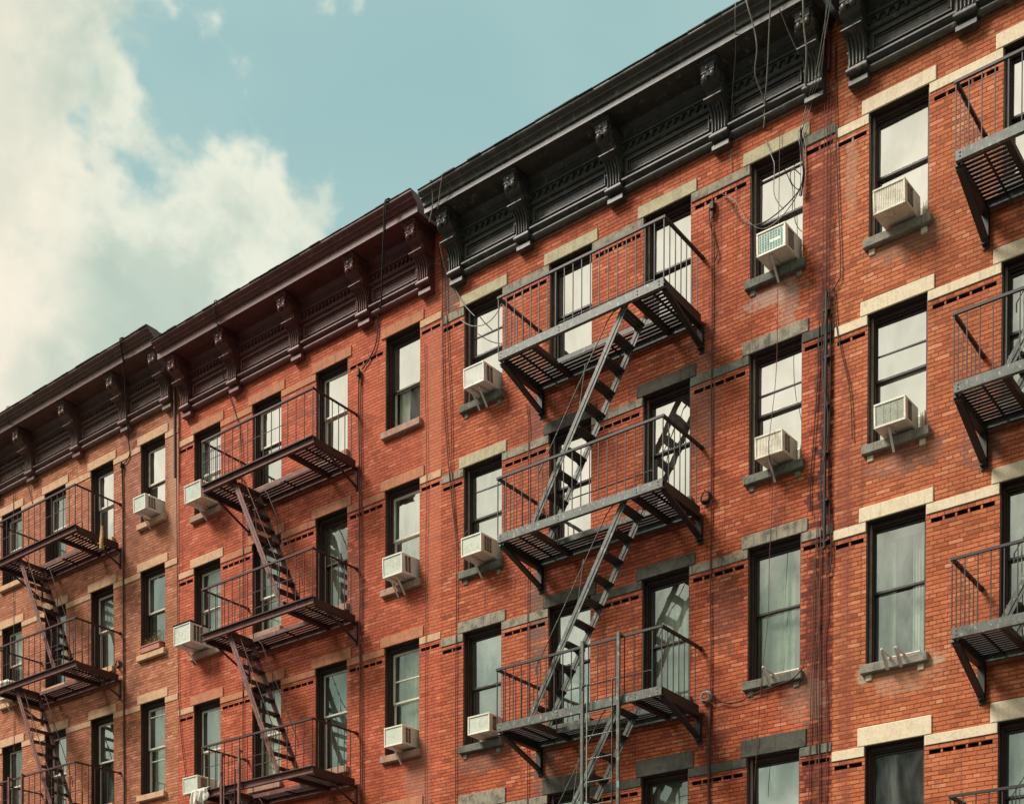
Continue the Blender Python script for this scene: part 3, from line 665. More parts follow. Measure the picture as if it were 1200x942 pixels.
# ------------------------------------------------------------------ fire escapes
def make_fire_escape(name_label, s0, s1, tops, style, mF, mD, stair, spec):
    """tops: heights (fit units) of the channel tops, highest first"""
    x0, x1 = X(s0), X(s1); DP = 1.21
    fe = empty('fire_escape', ((x0 + x1) / 2, 0, Z(tops[-1])), name_label, 'fire escape', 'fire escapes on the facades')
    CH = .135
    hx0, hx1 = X(spec['hatch'][0]), X(spec['hatch'][1])
    for pi, tz in enumerate(tops):
        zt = Z(tz); zb = zt - CH; last = pi == len(tops) - 1
        mb = MB()
        if style == 'flat':
            mb.box(x0, x1, -DP, -DP + .012, zb, zt, 0, .002); mb.box(x0, x1, -DP + .012, -DP + .06, zt - .012, zt, 0); mb.box(x0, x1, -DP + .012, -DP + .06, zb, zb + .012, 0)
            for xx in (x0 + .06, (x0 + x1) / 2 - .35, hx1 + .1, x1 - .08):
                for zz_ in (zb + .045, zt - .04): mb.ball((xx, -DP - .002, zz_), (.012, .008, .012), 6, 4)
        else:
            mb.box(x0, x1, -DP + .035, -DP + .05, zb, zt, 0, .002); mb.box(x0 - .02, x1 + .01, -DP - .02, -DP + .10, zt - .016, zt + .004, 1, .002); mb.box(x0, x1, -DP, -DP + .07, zb, zb + .012, 0)
        mb.box(x0, x1, -.075, -.06, zb, zt - .01, 0, .002); mb.box(x0, x1, -.06, -.01, zb, zb + .012, 0)
        for xx in (x0 + .012, x1 - .012): mb.box(xx - .012, xx + .012, -DP + .06, -.075, zb + .004, zt - .006, 1)
        zg = zt - .05
        for xx in (hx0, hx1): mb.box(xx - .04, xx + .04, -DP + .06, -.076, zb + .005, zg, 1)
        for xx in ((x0 + hx0) / 2, (x1 + hx1) / 2, (hx0 + hx1) / 2):
            ya = -.5 if hx0 < xx < hx1 else -DP + .06
            mb.box(xx - .012, xx + .012, ya, -.076, zg - .028, zg - .001, 1)
        # slats parallel to the wall; stair well left open in front
        n = 13
        for k in range(n):
            y = -DP + .10 + (DP - .20) * k / (n - 1)
            h = .056
            segs = [(x0 + .026, x1 - .026)] if y > -.50 else [(x0 + .026, hx0), (hx1, x1 - .026)]
            for a, b in segs: mb.box(a, b, y - h / 2, y + h / 2, zg, zg + .010, 1)
        mb.box(hx0, hx1, -.515, -.503, zb + .02, zg + .01, 0)
        pf = obj('platform', mb, [mF, mD], fe)
        # railing
        rl = MB(); H = spec['rail'][pi]; zr = zt + H; yo = -DP + .012
        rl.beam((x0, yo, zr), (x1, yo, zr), .036, .036)
        for xx in (x0, x1):
            rl.beam((xx, yo - .015, zr), (xx, -.02, zr), .046 if style == 'flat' else .034, .040 if style == 'flat' else .030); rl.ball((xx, -.03, zr), .038, 8, 5)
            ny = 6
            for k in range(1, ny + 1):
                y = yo + (DP - .1) * k / (ny + .6); rl.beam((xx, y, zt - .02), (xx, y, zr), .013, .013, 0, (0, 1, 0))
            rl.beam((xx, yo, zt - .06), (xx, yo, zr), .015, .015, 0, (0, 1, 0))
        nb = spec['nb']
        for k in range(1, nb):
            x = x0 + (x1 - x0) * k / nb; rl.beam((x, yo, zt - .02), (x, yo, zr), .013, .013, 0, (0, 1, 0))
        if style != 'flat':
            rl.beam((x0, yo, zt + H * .52), (x1, yo, zt + H * .52), .010, .010)
        # guard rail round the stair well
        gx = hx1 if stair['dir'] < 0 else hx0
        gz = zt + H * .62
        gpts = [(hx0 + .05, -.50, zg), (hx0 + .05, -.50, gz - .03), (hx0 + .09, -.50, gz), (hx1 - .06, -.50, gz), (hx1 - .02, -.50, gz - .04), (hx1 - .02, -.50, zg)]
        if pi < 3: rl.tube(gpts, .010, 6)
        obj('railing', rl, mD if style == 'flat' else mD, pf)
        # brackets to the wall
        for xx in (x0 + .02, x1 - .02):
            bk = MB()
            if style == 'flat':
                fz = Z(spec['foot'][pi]) if pi < len(spec['foot']) else zb - .40
                bk.beam((xx, -DP + .08, zb - .004), (xx, -.05, fz + .05), .095, .035, 0)
                bk.beam((xx, -.05, zb), (xx, -.05, fz), .095, .05, 0, (0, 1, 0)); bk.box(xx - .05, xx + .05, -.02, -.002, fz - .05, zb, 0)
                bk.beam((xx, -DP + .1, zb - .022), (xx, -.03, zb - .030), .10, .06, 0)
            else:
                fz = zb - .36
                bk.beam((xx, -DP * .72, zb + .01), (xx, -.03, fz), .045, .022, 0)
                bk.box(xx - .03, xx + .03, -.03, -.002, fz - .06, zb + .02, 0); bk.beam((xx, -DP + .1, zb - .012), (xx, -.03, zb - .012), .05, .022, 0)
            obj('wall_bracket', bk, mD, pf)
    # stairs between platforms
    for si in range(len(tops) - 1):
        zt1 = Z(tops[si]) - .06; zt2 = Z(tops[si + 1]) - .03
        xa = X(stair['top'][si]); xb = X(stair['bot'][si])
        ya, yb = -stair['yf'], -stair['yb']
        st = MB(); zlow = zt2
        A_, B_ = Vector((xa, 0, zt1)), Vector((xb, 0, zlow))
        for y in (ya, yb):
            st.beam(A_ + Vector((0, y, 0)), B_ + Vector((0, y, 0)), .012, .115, 0, (0, 0, 1)); 
            st.beam(A_ + Vector((0, y, 0)), B_ + Vector((0, y, 0)), .03, .02, 0, (0, 0, 1))
        for k in range(9):
            q = A_.lerp(B_, (k + .3) / 9.3)
            for zz_ in (0,): st.ball((q.x, ya - .008, q.z), (.011, .007, .011), 6, 4)
        so_ = obj('stair', st, mF, fe)
        nt = 10
        for k in range(nt):
            q = A_.lerp(B_, (k + .35) / nt); tr = MB(); dx = -stair['dir']
            for j in (-1, 0, 1): tr.box(q.x + j * .066 - .026, q.x + j * .066 + .026, ya + .008, yb - .008, q.z - .010, q.z + .010, 0)
            tr.box(q.x - .09, q.x + .09, ya + .012, ya + .034, q.z - .03, q.z - .011, 0); tr.box(q.x - .09, q.x + .09, yb - .034, yb - .012, q.z - .03, q.z - .011, 0)
            obj('tread', tr, mD, so_)
        hr = MB(); off = Vector((0, 0, .62))
        for y in ((ya, yb) if style != 'flat' else (ya,)):
            p0 = A_ + Vector((0, y, 0)) + off * .9; p1 = A_.lerp(B_, .93) + Vector((0, y, 0)) + off
            d0 = (B_ - A_).normalized()
            p0 = A_ + Vector((0, y, -.05)) + d0 * .02 + Vector((stair['dir'] * .22, 0, .02))
            hr.tube([p0 + Vector((-stair['dir'] * .18, 0, .03)), p0, p0 + d0 * .12 + Vector((stair['dir'] * .06, 0, 0)), p1 - d0 * .1, p1, p1 - off * .12 + Vector((0, 0, -.04))], .010, 6)
            for u in (.45, .88):
                q = A_.lerp(B_, u) + Vector((0, y, 0)); h = p0.lerp(p1, u); 
                hr.tube([q, q + off * .96 + Vector((0, 0, 0))] if u > .6 else [q + d0 * .15, q.lerp(q + off, .93) - d0 * .10], .008, 6)
        obj('handrail', hr, mF if style == 'flat' else mD, so_)
    # drop ladder guides hung from the lowest seen landing
    if spec.get('ladder'):
        lx0, lx1, lzt, lpi = spec['ladder']
        lx0, lx1 = X(lx0), X(lx1); zt = Z(tops[lpi]); lz = Z(lzt); y = -DP - .06; zbot = zt - 3.6
        mb = MB()
        for xx in (lx0, lx1): mb.box(xx - .028, xx + .028, y - .02, y + .02, zbot, lz, 0, .004); mb.box(xx - .02, xx + .02, y, -DP + .02, lz - .05, lz - .02)
        for xx in (lx0, lx1): mb.box(xx - .03, xx + .03, y, -DP + .01, zt - .10, zt - .04)
        lo = obj('ladder_guide', mb, mF, fe)
        lb = MB(); ix0, ix1 = lx0 + .10, lx1 - .10; y2 = y - .015
        for xx, hk in ((ix0, -1), (ix1, 1)):
            lb.tube([(xx + hk * .09, y2, zt + .18), (xx + hk * .09, y2, zt + .25), (xx, y2, zt + .26), (xx, y2, zbot)], .014, 6)
        z = zt - .2
        while z > zbot: lb.tube([(ix0, y2, z), (ix1, y2, z)], .010, 6); z -= .36
        obj('drop_ladder', lb, mD if style != 'flat' else mF, fe)
    return fe

st_r = dict(dir=-1, top=[-8.50, -8.50, -8.56], bot=[-9.90, -9.92, -9.98], yf=1.10, yb=.60)
make_fire_escape('grey green iron fire escape on the third house, its stairs descending to the left', -10.385, -7.935, [11.402, 9.085, 6.68, 4.27], 'flat', m_fe_dark, m_fe_black, st_r,
    dict(hatch=(-9.87, -8.37), rail=[.90, .935, .90, .9], nb=19, foot=[10.997, 8.68, 6.25, 3.85], ladder=(-9.02, -8.50, 7.42, 2)))
st_r2 = dict(dir=-1, top=[-2.62, -2.62, -2.62], bot=[-4.06, -4.06, -4.06], yf=1.10, yb=.60)
make_fire_escape('dark iron fire escape on the rightmost house, cut by the edge of the photo', -4.545, -2.10, [11.321, 9.016, 6.567, 4.2], 'flat', m_fe_dark, m_fe_black, st_r2,
    dict(hatch=(-4.05, -2.55), rail=[.895, .895, .905, .89], nb=19, foot=[10.866, 8.55, 6.076, 3.7]))
st_l = dict(dir=1, top=[-15.62, -15.74, -15.74], bot=[-14.50, -14.58, -14.60], yf=1.08, yb=.50)
make_fire_escape('dark red iron fire escape on the second house from the left, stairs descending right', -16.25, -13.79, [11.435, 9.14, 6.71, 4.3], 'flange', m_fe_red, m_fe_redd, st_l,
    dict(hatch=(-15.72, -14.35), rail=[.885, .90, .885, .9], nb=14, foot=[11.02] * 4, ladder=(-15.725, -15.32, 7.20, 2)))
st_l2 = dict(dir=1, top=[-21.49, -21.61, -21.61], bot=[-20.36, -20.44, -20.46], yf=1.08, yb=.50)
make_fire_escape('dark red iron fire escape on the leftmost house with an ochre cloth hung from it', -22.10, -19.63, [11.775, 9.465, 7.03, 4.6], 'flange', m_fe_red, m_fe_redd, st_l2,
    dict(hatch=(-21.58, -20.2), rail=[.89, .945, .91, .9], nb=14, foot=[11.42] * 4, ladder=(-21.6, -21.18, 7.77, 2)))

# ------------------------------------------------------------------ air conditioners
def make_ac(label, cx, zb, w=.47, h=.35, dep=.42, brk=1, grille='mesh', tilt=2.5, y_in=.15, blanket=None, slots=3, skin=None):
    skin = skin or m_ac_white
    fr = -dep; ac = empty('air_conditioner', (cx, 0, zb), label, 'air conditioner', 'window air conditioners')
    Rm = Matrix.Rotation(R(tilt), 3, 'X'); rot = (Rm, (cx, 0, zb))
    x0, x1 = cx - w / 2, cx + w / 2
    mb = MB(); t = .03
    mb.box(x0, x1, fr + .02, y_in, zb, zb + h, 0, .012, rot)
    for a in ((x0, x1, zb, zb + t), (x0, x1, zb + h - t, zb + h), (x0, x0 + t, zb + t, zb + h - t), (x1 - t, x1, zb + t, zb + h - t)):
        mb.box(a[0], a[1], fr - .002, fr + .0195, a[2], a[3], 0, .005, rot)
    mb.box(cx - .05, cx + .02, fr + .06, fr + .18, zb - .012, zb - .001, 0, .003, rot)
    obj('casing', mb, skin, ac)
    g = MB(); g.box(x0 + t, x1 - t, fr + .012, fr + .0195, zb + t, zb + h - t, 0, 0, rot)
    if grille == 'mesh':
        n = 12
        for k in range(n): zz_ = zb + t + (h - 2 * t) * (k + .5) / n; g.box(x0 + t, x1 - t, fr + .009, fr + .0118, zz_ - .004, zz_ + .004, 0, 0, rot)
        for k in range(1, 4): xx = x0 + t + (w - 2 * t) * k / 4; g.box(xx - .004, xx + .004, fr + .006, fr + .0088, zb + t, zb + h - t, 0, 0, rot)
        mt = [m_ac_grille]
    elif grille == 'grid':
        for i in range(9):
            for j in range(7):
                if j in (3,) and 3 < i < 8: continue
                a = x0 + t + .015 + (w - 2 * t - .03) * i / 9; b = zb + t + .015 + (h - 2 * t - .03) * j / 7
                g.box(a, a + .031, fr + .008, fr + .0118, b, b + .026, 1, 0, rot)
        mt = [skin, m_curtain_teal]
    elif grille == 'plain':
        g.box(cx - .01, cx + .012, fr + .009, fr + .0118, zb + h * .45, zb + h * .62, 0, 0, rot); mt = [m_ac_panel]
    else:
        n = 16
        for k in range(n): xx = x0 + t + (w - 2 * t) * (k + .5) / n; g.box(xx - .006, xx + .002, fr + .007, fr + .0118, zb + t, zb + h - t, 0, 0, rot)
        mt = [skin]
    obj('rear_grille', g, mt, ac)
    for sx, nm in ((x1 + .001, 'side_louvre'), (x0 - .001, 'side_louvre')):
        s = MB(); n = slots; y0 = fr + .09; y1 = fr + dep * .68
        sg = 1 if sx > cx else -1
        for k in range(n):
            ya = y0 + (y1 - y0) * k / n; s.box(sx, sx + sg * .003, ya, ya + (y1 - y0) / n * .72, zb + .05, zb + h - .05, 0, 0, rot)
            for j in range(9):
                zz_ = zb + .07 + (h - .14) * j / 9; s.box(sx + sg * .0032, sx + sg * .006, ya, ya + (y1 - y0) / n * .72, zz_, zz_ + .008, 1, 0, rot)
        obj(nm, s, [m_ac_dark, m_ac_grille], ac)
    # accordion filler and the sash head strip
    if y_in > 0:
        s = MB()
        for k in range(6):
            xx = x1 + .005 + k * .012; s.box(xx, xx + .008, .19 + (k % 2) * .008, .215 + (k % 2) * .008, zb - .0, zb + h * .95)
        obj('side_filler', s, m_ac_white, ac)
    for k in range(brk):
        xx = cx + (k - (brk - 1) / 2) * .17 - (.03 if brk == 1 else .02); s = MB()
        s.beam((xx, fr + .05, zb - .022), (xx, -.10, zb - .30), .034, .010); s.beam((xx, fr + .03, zb - .022), (xx, .08, zb - .018), .034, .012)
        obj('support_arm', s, m_steel, ac)
    if blanket:
        s = MB().box(x0 - .02, x1 + .02, fr - .02, y_in * .2, zb + h + .012, zb + h + .03, 0, .006, rot); obj('cover_board', s, m_roof, ac)
    return ac
def sillz(b, r): return Z(b['rows'][r][1])
AC = [
    (A, 0, -18.66, 'small white air conditioner in the top right window of the leftmost house', dict(w=.44, h=.33, brk=1, grille='plain', skin=m_ac_cool)),
    (B, 0, -17.16, 'pale air conditioner in the top left window of the second house from the left', dict(w=.55, h=.37, dep=.50, brk=1, grille='plain', tilt=4)),
    (B, 1, -17.42, 'boxy air conditioner with a dark board on top, left window of the second house', dict(w=.56, h=.42, dep=.52, brk=1, blanket=1, grille='plain', skin=m_ac_cool, tilt=0)),
    (B, 2, -17.34, 'air conditioner low in the frame beside the red fire escape drop ladder', dict(w=.50, h=.36, dep=.38, brk=2, grille='plain', tilt=1)),
    (B, 1, -12.81, 'white air conditioner with patterned side vent on two arms in the second house', dict(w=.50, h=.38, dep=.38, brk=2, slots=2, grille='plain', skin=m_ac_cool)),
    (B, 2, -12.80, 'air conditioner with white front rim in the rightmost third row window of the second house', dict(w=.47, h=.36, dep=.36, brk=1, slots=2, grille='plain', tilt=1)),
    (Cb, 0, -11.30, 'cream air conditioner on two arms in the top left window of the third house', dict(w=.47, h=.35, dep=.40, brk=2, grille='slat', slots=2, skin=m_ac_cool)),
    (Cb, 1, -11.31, 'square air conditioner in the second window down at the left of the third house', dict(w=.47, h=.34, dep=.44, brk=1, slots=3, grille='plain', tilt=1)),
    (Cb, 2, -11.22, 'air conditioner with plain panel, third window down at the left of the third house', dict(w=.50, h=.33, dep=.36, brk=0, slots=1, grille='plain', skin=m_ac_cream, tilt=0)),
    (Cb, 0, -6.87, 'air conditioner with teal lattice rear panel under hanging cables', dict(w=.48, h=.35, dep=.42, brk=1, grille='grid')),
    (Cb, 1, -6.90, 'air conditioner with slatted rear and single strut right of the grey fire escape', dict(w=.46, h=.33, dep=.38, brk=1, grille='slat', slots=2, skin=m_ac_cream)),
    (D, 0, -5.46, 'largest tilted air conditioner in the top window of the rightmost house', dict(w=.47, h=.34, dep=.45, brk=0, grille='fine', tilt=5, skin=m_ac_cream)),
    (D, 1, -5.47, 'grey screened air conditioner with white border in the second window of the rightmost house', dict(w=.47, h=.34, dep=.34, brk=1)),
]
for b, r, s, lab, kw in AC:
    g_ = kw.pop('grille', 'mesh')
    make_ac(lab, X(s), sillz(b, r) + .05, grille='slat' if g_ == 'fine' else g_, **kw)

# empty support arms left on two sills
def bare_arms(label, cx, zb, n):
    e = empty('support_bracket', (cx, 0, zb), label, 'bracket')
    for k in range(n):
        xx = cx + k * .20; s = MB(); s.beam((xx, -.30, zb + .05), (xx, -.09, zb - .16), .04, .012); s.beam((xx + .02, -.30, zb + .05), (xx + .02, -.09, zb - .16), .006, .045)
        s.beam((xx, -.31, zb + .06), (xx, .10, zb + .05), .035, .014); obj('arm', s, m_steel, e)
    s = MB().beam((cx - .05, .06, zb + .06), (cx + .42, .06, zb + .06), .03, .02); s.ball((cx, -.31, zb + .065), .02, 6, 4); obj('cross_bar', s, m_steel, e)
bare_arms('bare steel support arm without its air conditioner on a sill of the third house', X(-6.98), sillz(Cb, 2) + .005, 1)
bare_arms('pair of bare steel support arms on the sill of the curtained window at the right', X(-5.55), sillz(D, 2) + .005, 2)

# ------------------------------------------------------------------ cables and pipes
def smoothpts(pts, n=7):
    P = [Vector(p) for p in pts]; out = []
    for i in range(len(P) - 1):
        a = P[max(i - 1, 0)]; b = P[i]; c = P[i + 1]; d = P[min(i + 2, len(P) - 1)]
        for k in range(n):
            t = k / n; out.append(.5 * ((2 * b) + (c - a) * t + (2 * a - 5 * b + 4 * c - d) * t * t + (3 * b - a - 3 * c + d) * t ** 3))
    out.append(P[-1]); return out
def cable(pts, r, mat, label, cat='cable', name='cable', extra=(), smooth=True):
    jit = []
    P = smoothpts(pts) if smooth and len(pts) > 2 else [Vector(p) for p in pts]
    if not smooth or len(pts) <= 2:
        Q = [];
        for i in range(len(P) - 1):
            n = max(1, int((P[i + 1] - P[i]).length / .5))
            for k in range(n): Q.append(P[i].lerp(P[i + 1], k / n) + Vector((rnd.uniform(-.008, .008), 0, 0)))
        Q.append(P[-1]); P = Q
    mb = MB().tube(P, r, 6)
    for e in extra: mb.tube(smoothpts(e), r * .8, 6)
    return tag(obj(name, mb, mat), label, cat)
def shift(pts, dx, dy=0): return [(x + dx, y + dy, z) for x, y, z in pts]
main_a = [(-7.831,-0.8,17.46),(-8.212,-0.35,16.977),(-8.46,-0.1,16.818),(-8.599,-0.06,16.466),(-8.645,-0.05,16.392),(-8.606,-0.05,16.165),(-8.597,-0.05,15.781),(-8.615,-0.05,15.472)]
swag1 = [(-8.584,-0.08,15.752),(-8.619,-0.12,15.53),(-8.815,-0.2,15.315),(-9.095,-0.2,15.23),(-9.335,-0.15,15.28),(-9.539,-0.12,15.42),(-9.709,-0.08,15.656),(-9.845,-0.05,15.941),(-9.977,-0.03,16.101)]
swag2 = [(-8.597,-0.08,15.631),(-8.7,-0.15,15.371),(-8.95,-0.15,15.2),(-9.235,-0.12,15.2),(-9.5,-.1,15.45),(-9.72,-.08,15.85),(-9.95,-.04,16.03)]
loop = [(-8.616,-0.1,15.755),(-8.718,-0.12,15.877),(-8.773,-0.12,15.812),(-8.745,-0.12,15.673),(-8.642,-0.1,15.551),(-8.594,-0.06,15.73)]
cable(main_a, .007, m_greycable, 'cables falling from the charcoal cornice beside the top right window of the third house', extra=[[(-7.9,-.8,17.5)]+shift(main_a[1:], .05, -.01), shift(main_a, -.03, -.02)])
MA2 = main_a[3:]
MA2 = [(x + (.02 if i % 2 else -.02), y, z) for i, (x, y, z) in enumerate(MA2)]
cable(MA2, .009, m_blackcable, 'short thick black cable bundle right of the window with the teal lattice air conditioner', extra=[[(x - .03 * (i % 2), y - .015, z) for i, (x, y, z) in enumerate(shift(MA2, .02))], shift(MA2, -.012, -.02)])
cable(swag1, .009, m_blackcable, 'black cable swagged across the window with the teal lattice air conditioner', extra=[loop])
cable(swag2, .007, m_greycable, 'thin grey wire hanging in a loop beside the black swag below the cornice')
S1 = [(-9.329,-0.84,18.0),(-9.5,-0.5,17.766),(-9.702,-0.2,17.54),(-9.824,-0.03,17.054),(-9.82,-0.02,16.394)]
cable([(-9.30,-.60,18.16),(-9.31,-.83,18.17)] + S1, .006, m_greycable, 'leftmost thin wire hanging from the charcoal cornice crown of the third house')
S2 = [(-9.119,-0.84,18.0),(-9.084,-0.7,17.742),(-9.092,-0.6,17.523),(-9.221,-0.4,17.336),(-9.204,-0.15,17.101),(-9.262,-0.03,16.789)]
cable([(-9.16,-.60,18.16),(-9.15,-.84,18.17)] + S2, .011, m_greycable, 'pale wavy wire in front of the cornice frieze, second strand from the left')
S3 = [(-8.773,-0.8,17.95),(-8.898,-0.6,17.589),(-9.023,-0.4,17.265),(-9.204,-0.12,16.991),(-9.213,-0.1,16.853),(-9.262,-0.03,16.789)]
cable([(-8.76,-.60,18.16),(-8.76,-.84,18.17)] + S3, .010, m_greycable, 'straight pale wire that meets the wavy one below the charcoal cornice')
cable([(-8.661,-0.75,17.802),(-8.631,-0.5,17.608),(-8.561,-0.3,17.379)], .008, m_greycable, 'short slanting wire under the cornice soffit left of the last bracket of the third house')
S5 = [(-8.28,-.60,18.16),(-8.28,-.84,18.17),(-8.262,-0.8,17.684),(-8.317,-0.65,17.448),(-8.345,-0.5,17.193),(-8.45,-0.3,17.001),(-8.529,-0.1,16.888)]
cable(S5, .012, m_greycable, 'pale wire running down over the last cornice bracket of the third house')
cable([(-9.222,-0.05,16.565),(-9.081,-0.1,16.215),(-9.034,-0.12,16.055),(-9.039,-0.12,15.673),(-8.977,-0.1,15.491),(-8.901,-0.08,15.38)], .007, m_greycable, 'kinked pale wire hanging in front of the glass above the teal lattice air conditioner')
VA = [(-8.205,-0.05,17.9),(-8.212,-0.05,16.794),(-8.217,-0.05,15.671),(-8.221,-0.05,14.42),(-8.23,-0.05,13.859)]
cable(VA, .006, m_browncable, 'brown cables running down beside the joint of the two right houses under the cornice', extra=[shift(VA, .05), shift(VA, -.045), [(-8.15,-.04,16.2),(-8.1,-.05,15.3),(-8.17,-.04,14.6),(-8.06,-.05,14.15),(-8.16,-.04,13.9),(-8.3,-.05,13.95),(-8.34,-.04,14.3)]])
cable([(-8.10,-.03,17.5),(-8.1,-0.03,16.753),(-8.065,-0.03,15.615),(-8.0,-0.03,14.218),(-8.035,-0.04,13.977),(-8.203,-0.05,13.824)], .009, m_blackcable, 'black cable that bows right and joins the black conduit between the two right houses')
mb = MB(); PP = [(-8.201,-.07,13.87),(-8.201,-.07,12.9),(-8.208,-.07,11.6),(-8.205,-.07,10.1)]
mb.tube(PP, .026, 10)
for z in (13.6, 12.9, 12.2, 11.5, 10.8, 10.2): mb.box(-8.245, -8.155, -.09, -.004, z, z + .025)
tag(obj('conduit', mb, m_blackcable), 'vertical black conduit at the joint of the two right houses', 'pipe')
cable([(-8.153,-0.04,13.772),(-8.144,-0.04,12.516),(-8.161,-0.04,11.14),(-8.11,-0.04,10.128),(-8.13,-0.04,9.778),(-8.19,-0.04,9.725)], .011, m_blackcable, 'black cable hugging the black conduit and curling out at its foot', extra=[[(-8.25,-.05,13.8),(-8.28,-.04,13.0),(-8.22,-.06,12.1),(-8.29,-.04,11.3),(-8.24,-.05,10.4)],[(-8.15,-.09,13.85),(-8.24,-.09,12.8),(-8.15,-.09,11.9),(-8.26,-.09,11.0),(-8.19,-.06,10.3)],[(-8.1,-.03,13.9),(-8.05,-.03,13.3),(-7.97,-.03,12.9),(-7.84,-.03,12.3),(-7.80,-.03,11.6)]])
cable([(-8.33,-.03,13.5),(-8.352,-0.03,12.655),(-8.414,-0.03,11.726),(-8.451,-0.03,11.23),(-8.461,-0.03,10.725)], .009, m_blackcable, 'thin wavy black cable on the brick left of the black conduit')
cable([(-8.281,-0.03,10.422),(-8.295,-0.03,8.654),(-8.278,-0.03,6.1)], .010, m_browncable, 'dark cable continuing below the black conduit on stained brick', extra=[[(-8.20,-.03,10.1),(-8.17,-.03,9.3),(-8.22,-.03,8.6),(-8.16,-.03,7.4),(-8.2,-.03,6.1)], [(-8.33,-.03,10.6),(-8.36,-.04,9.9),(-8.30,-.03,9.2),(-8.38,-.03,8.3),(-8.33,-.03,7.1)]])
cable([(-8.388,-0.03,10.071),(-8.405,-0.03,8.677),(-8.427,-0.03,7.918),(-8.45,-.03,6.2)], .007, m_browncable, 'thin wire on the red stain below the lower right window of the third house')
cable([(-8.981,-0.05,16.648),(-8.975,-0.10,14.461),(-8.983,-0.11,13.042),(-8.907,-0.46,11.9),(-8.95,-0.42,11.642),(-9.022,-0.14,11.265),(-9.086,-0.10,10.114),(-9.109,-0.08,9.342),(-9.194,-0.1,8.453),(-9.289,-0.05,7.558),(-9.348,-0.04,6.7)], .005, m_browncable, 'long thin wire hanging down past all the windows right of the grey fire escape')
cable([(-10.157,-0.03,16.005),(-10.151,-0.03,15.072),(-10.141,-0.03,13.603),(-10.131,-0.03,12.132),(-10.137,-0.03,10.663),(-10.127,-0.03,8.4)], .012, m_browncable, 'conduit running straight down the brick between the third and fourth windows of the third house', smooth=False)
cable([(-10.13,-.03,8.2),(-10.15,-.03,7.4),(-10.14,-.03,6.0)], .022, m_pipe, 'short dark pipe below the white coil beside the grey fire escape', 'pipe', 'pipe')
cable([(-10.191,-0.05,15.956),(-10.174,-0.05,15.709),(-10.092,-0.03,15.394),(-10.05,-.04,15.2),(-10.09,-0.03,15.114)], .010, m_blackcable, 'short black cable tail curling below the junction box of the third house')
cable([(-10.083,-0.1,8.356),(-9.928,-0.05,8.178),(-9.629,-0.05,8.12),(-9.337,-0.05,8.195),(-8.943,-0.12,8.215),(-8.649,-0.15,8.262),(-8.527,-0.06,8.44)], .010, m_blackcable, 'black cable swagged under the lower right sill of the third house')
BH = [(-16.30,-.60,18.28),(-16.38,-.85,18.29),(-16.44,-0.84,18.15),(-16.538,-0.75,17.93),(-16.816,-0.5,17.474),(-17.121,-0.2,17.112),(-17.349,-0.05,16.928),(-17.414,-0.03,16.498),(-17.572,-0.03,16.262),(-17.799,-0.03,16.097)]
cable(BH, .013, m_blackcable, 'black cable falling over the red cornice to a small junction box', extra=[shift(BH[:5], .035)])
BH2 = [(-21.1,-.60,18.28),(-21.15,-.85,18.29),(-21.18,-0.84,18.15),(-21.291,-0.7,18.017),(-21.425,-0.5,17.55),(-21.677,-0.2,17.246),(-21.716,-0.05,16.978),(-21.496,-0.03,16.457),(-21.332,-0.03,15.959),(-21.277,-0.03,15.052),(-21.25,-.03,13.2),(-21.25,-.03,7)]
cable(BH2, .010, m_blackcable, 'black cable over the left end of the red cornice, continuing down behind the fire escape')
cable([(-21.2,-.84,18.2),(-21.466,-0.6,17.956),(-21.786,-0.45,17.791),(-22.143,-0.25,17.654)], .008, m_browncable, 'short loose wire slanting left under the red cornice soffit')
BC = [(-17.868,-0.03,16.055),(-17.889,-0.03,15.521),(-17.875,-0.03,14.696),(-17.847,-0.03,13.373),(-17.842,-0.03,11.726),(-17.837,-0.03,10.078),(-17.795,-0.03,7.0)]
cable(BC, .014, m_browncable, 'vertical conduit right of the red fire escape of the second house', extra=[shift(BC, .055)], smooth=False)
cable([(-15.781,-0.1,17.581),(-15.74,-0.05,17.157),(-15.731,-0.03,15.89),(-15.685,-0.03,14.63),(-15.556,-0.03,13.347),(-15.387,-0.03,12.06)], .009, m_blackcable, 'black wire down the joint between the red and the charcoal cornice, left of two')
cable([(-15.678,-0.05,17.101),(-15.629,-0.03,16.163),(-15.541,-0.03,14.738),(-15.494,-0.03,13.329),(-15.387,-0.03,12.06)], .009, m_browncable, 'brown wire right beside the joint between the red and the charcoal cornice, right of two')
cable([(-15.387,-0.03,12.06),(-15.383,-0.03,11.131),(-15.397,-0.03,9.584),(-15.387,-0.03,7.0)], .009, m_browncable, 'wire continuing down from the knot left of the second air conditioner of the third house', extra=[[(-15.1,-.03,12.3),(-15.25,-.05,12.15),(-15.387,-.03,12.06)]])
cable([(-15.948,-0.05,17.379),(-15.741,-0.05,17.296)], .006, m_greycable, 'short wire stretched between the end bracket of the red cornice and the joint')
cable([(-15.587,-0.3,17.473),(-15.614,-0.1,17.128),(-15.41,-0.05,16.688),(-15.187,-0.06,16.327),(-14.938,-0.08,16.03)], .009, m_greycable, 'pale wire slanting down from the first charcoal bracket to the window beside it')
cable([(-15.30,-0.60,18.16),(-15.32,-.84,18.17),(-15.339,-0.8,18.136),(-15.402,-0.7,17.861),(-15.57,-0.6,17.685)], .010, m_greycable, 'pale wire hanging from the left end of the charcoal cornice crown')
cable([(-14.98,-.60,18.16),(-15.0,-.84,18.17),(-15.119,-0.8,18.056),(-15.324,-0.65,17.781)], .008, m_greycable, 'second pale wire at the left end of the charcoal cornice, slanting left')
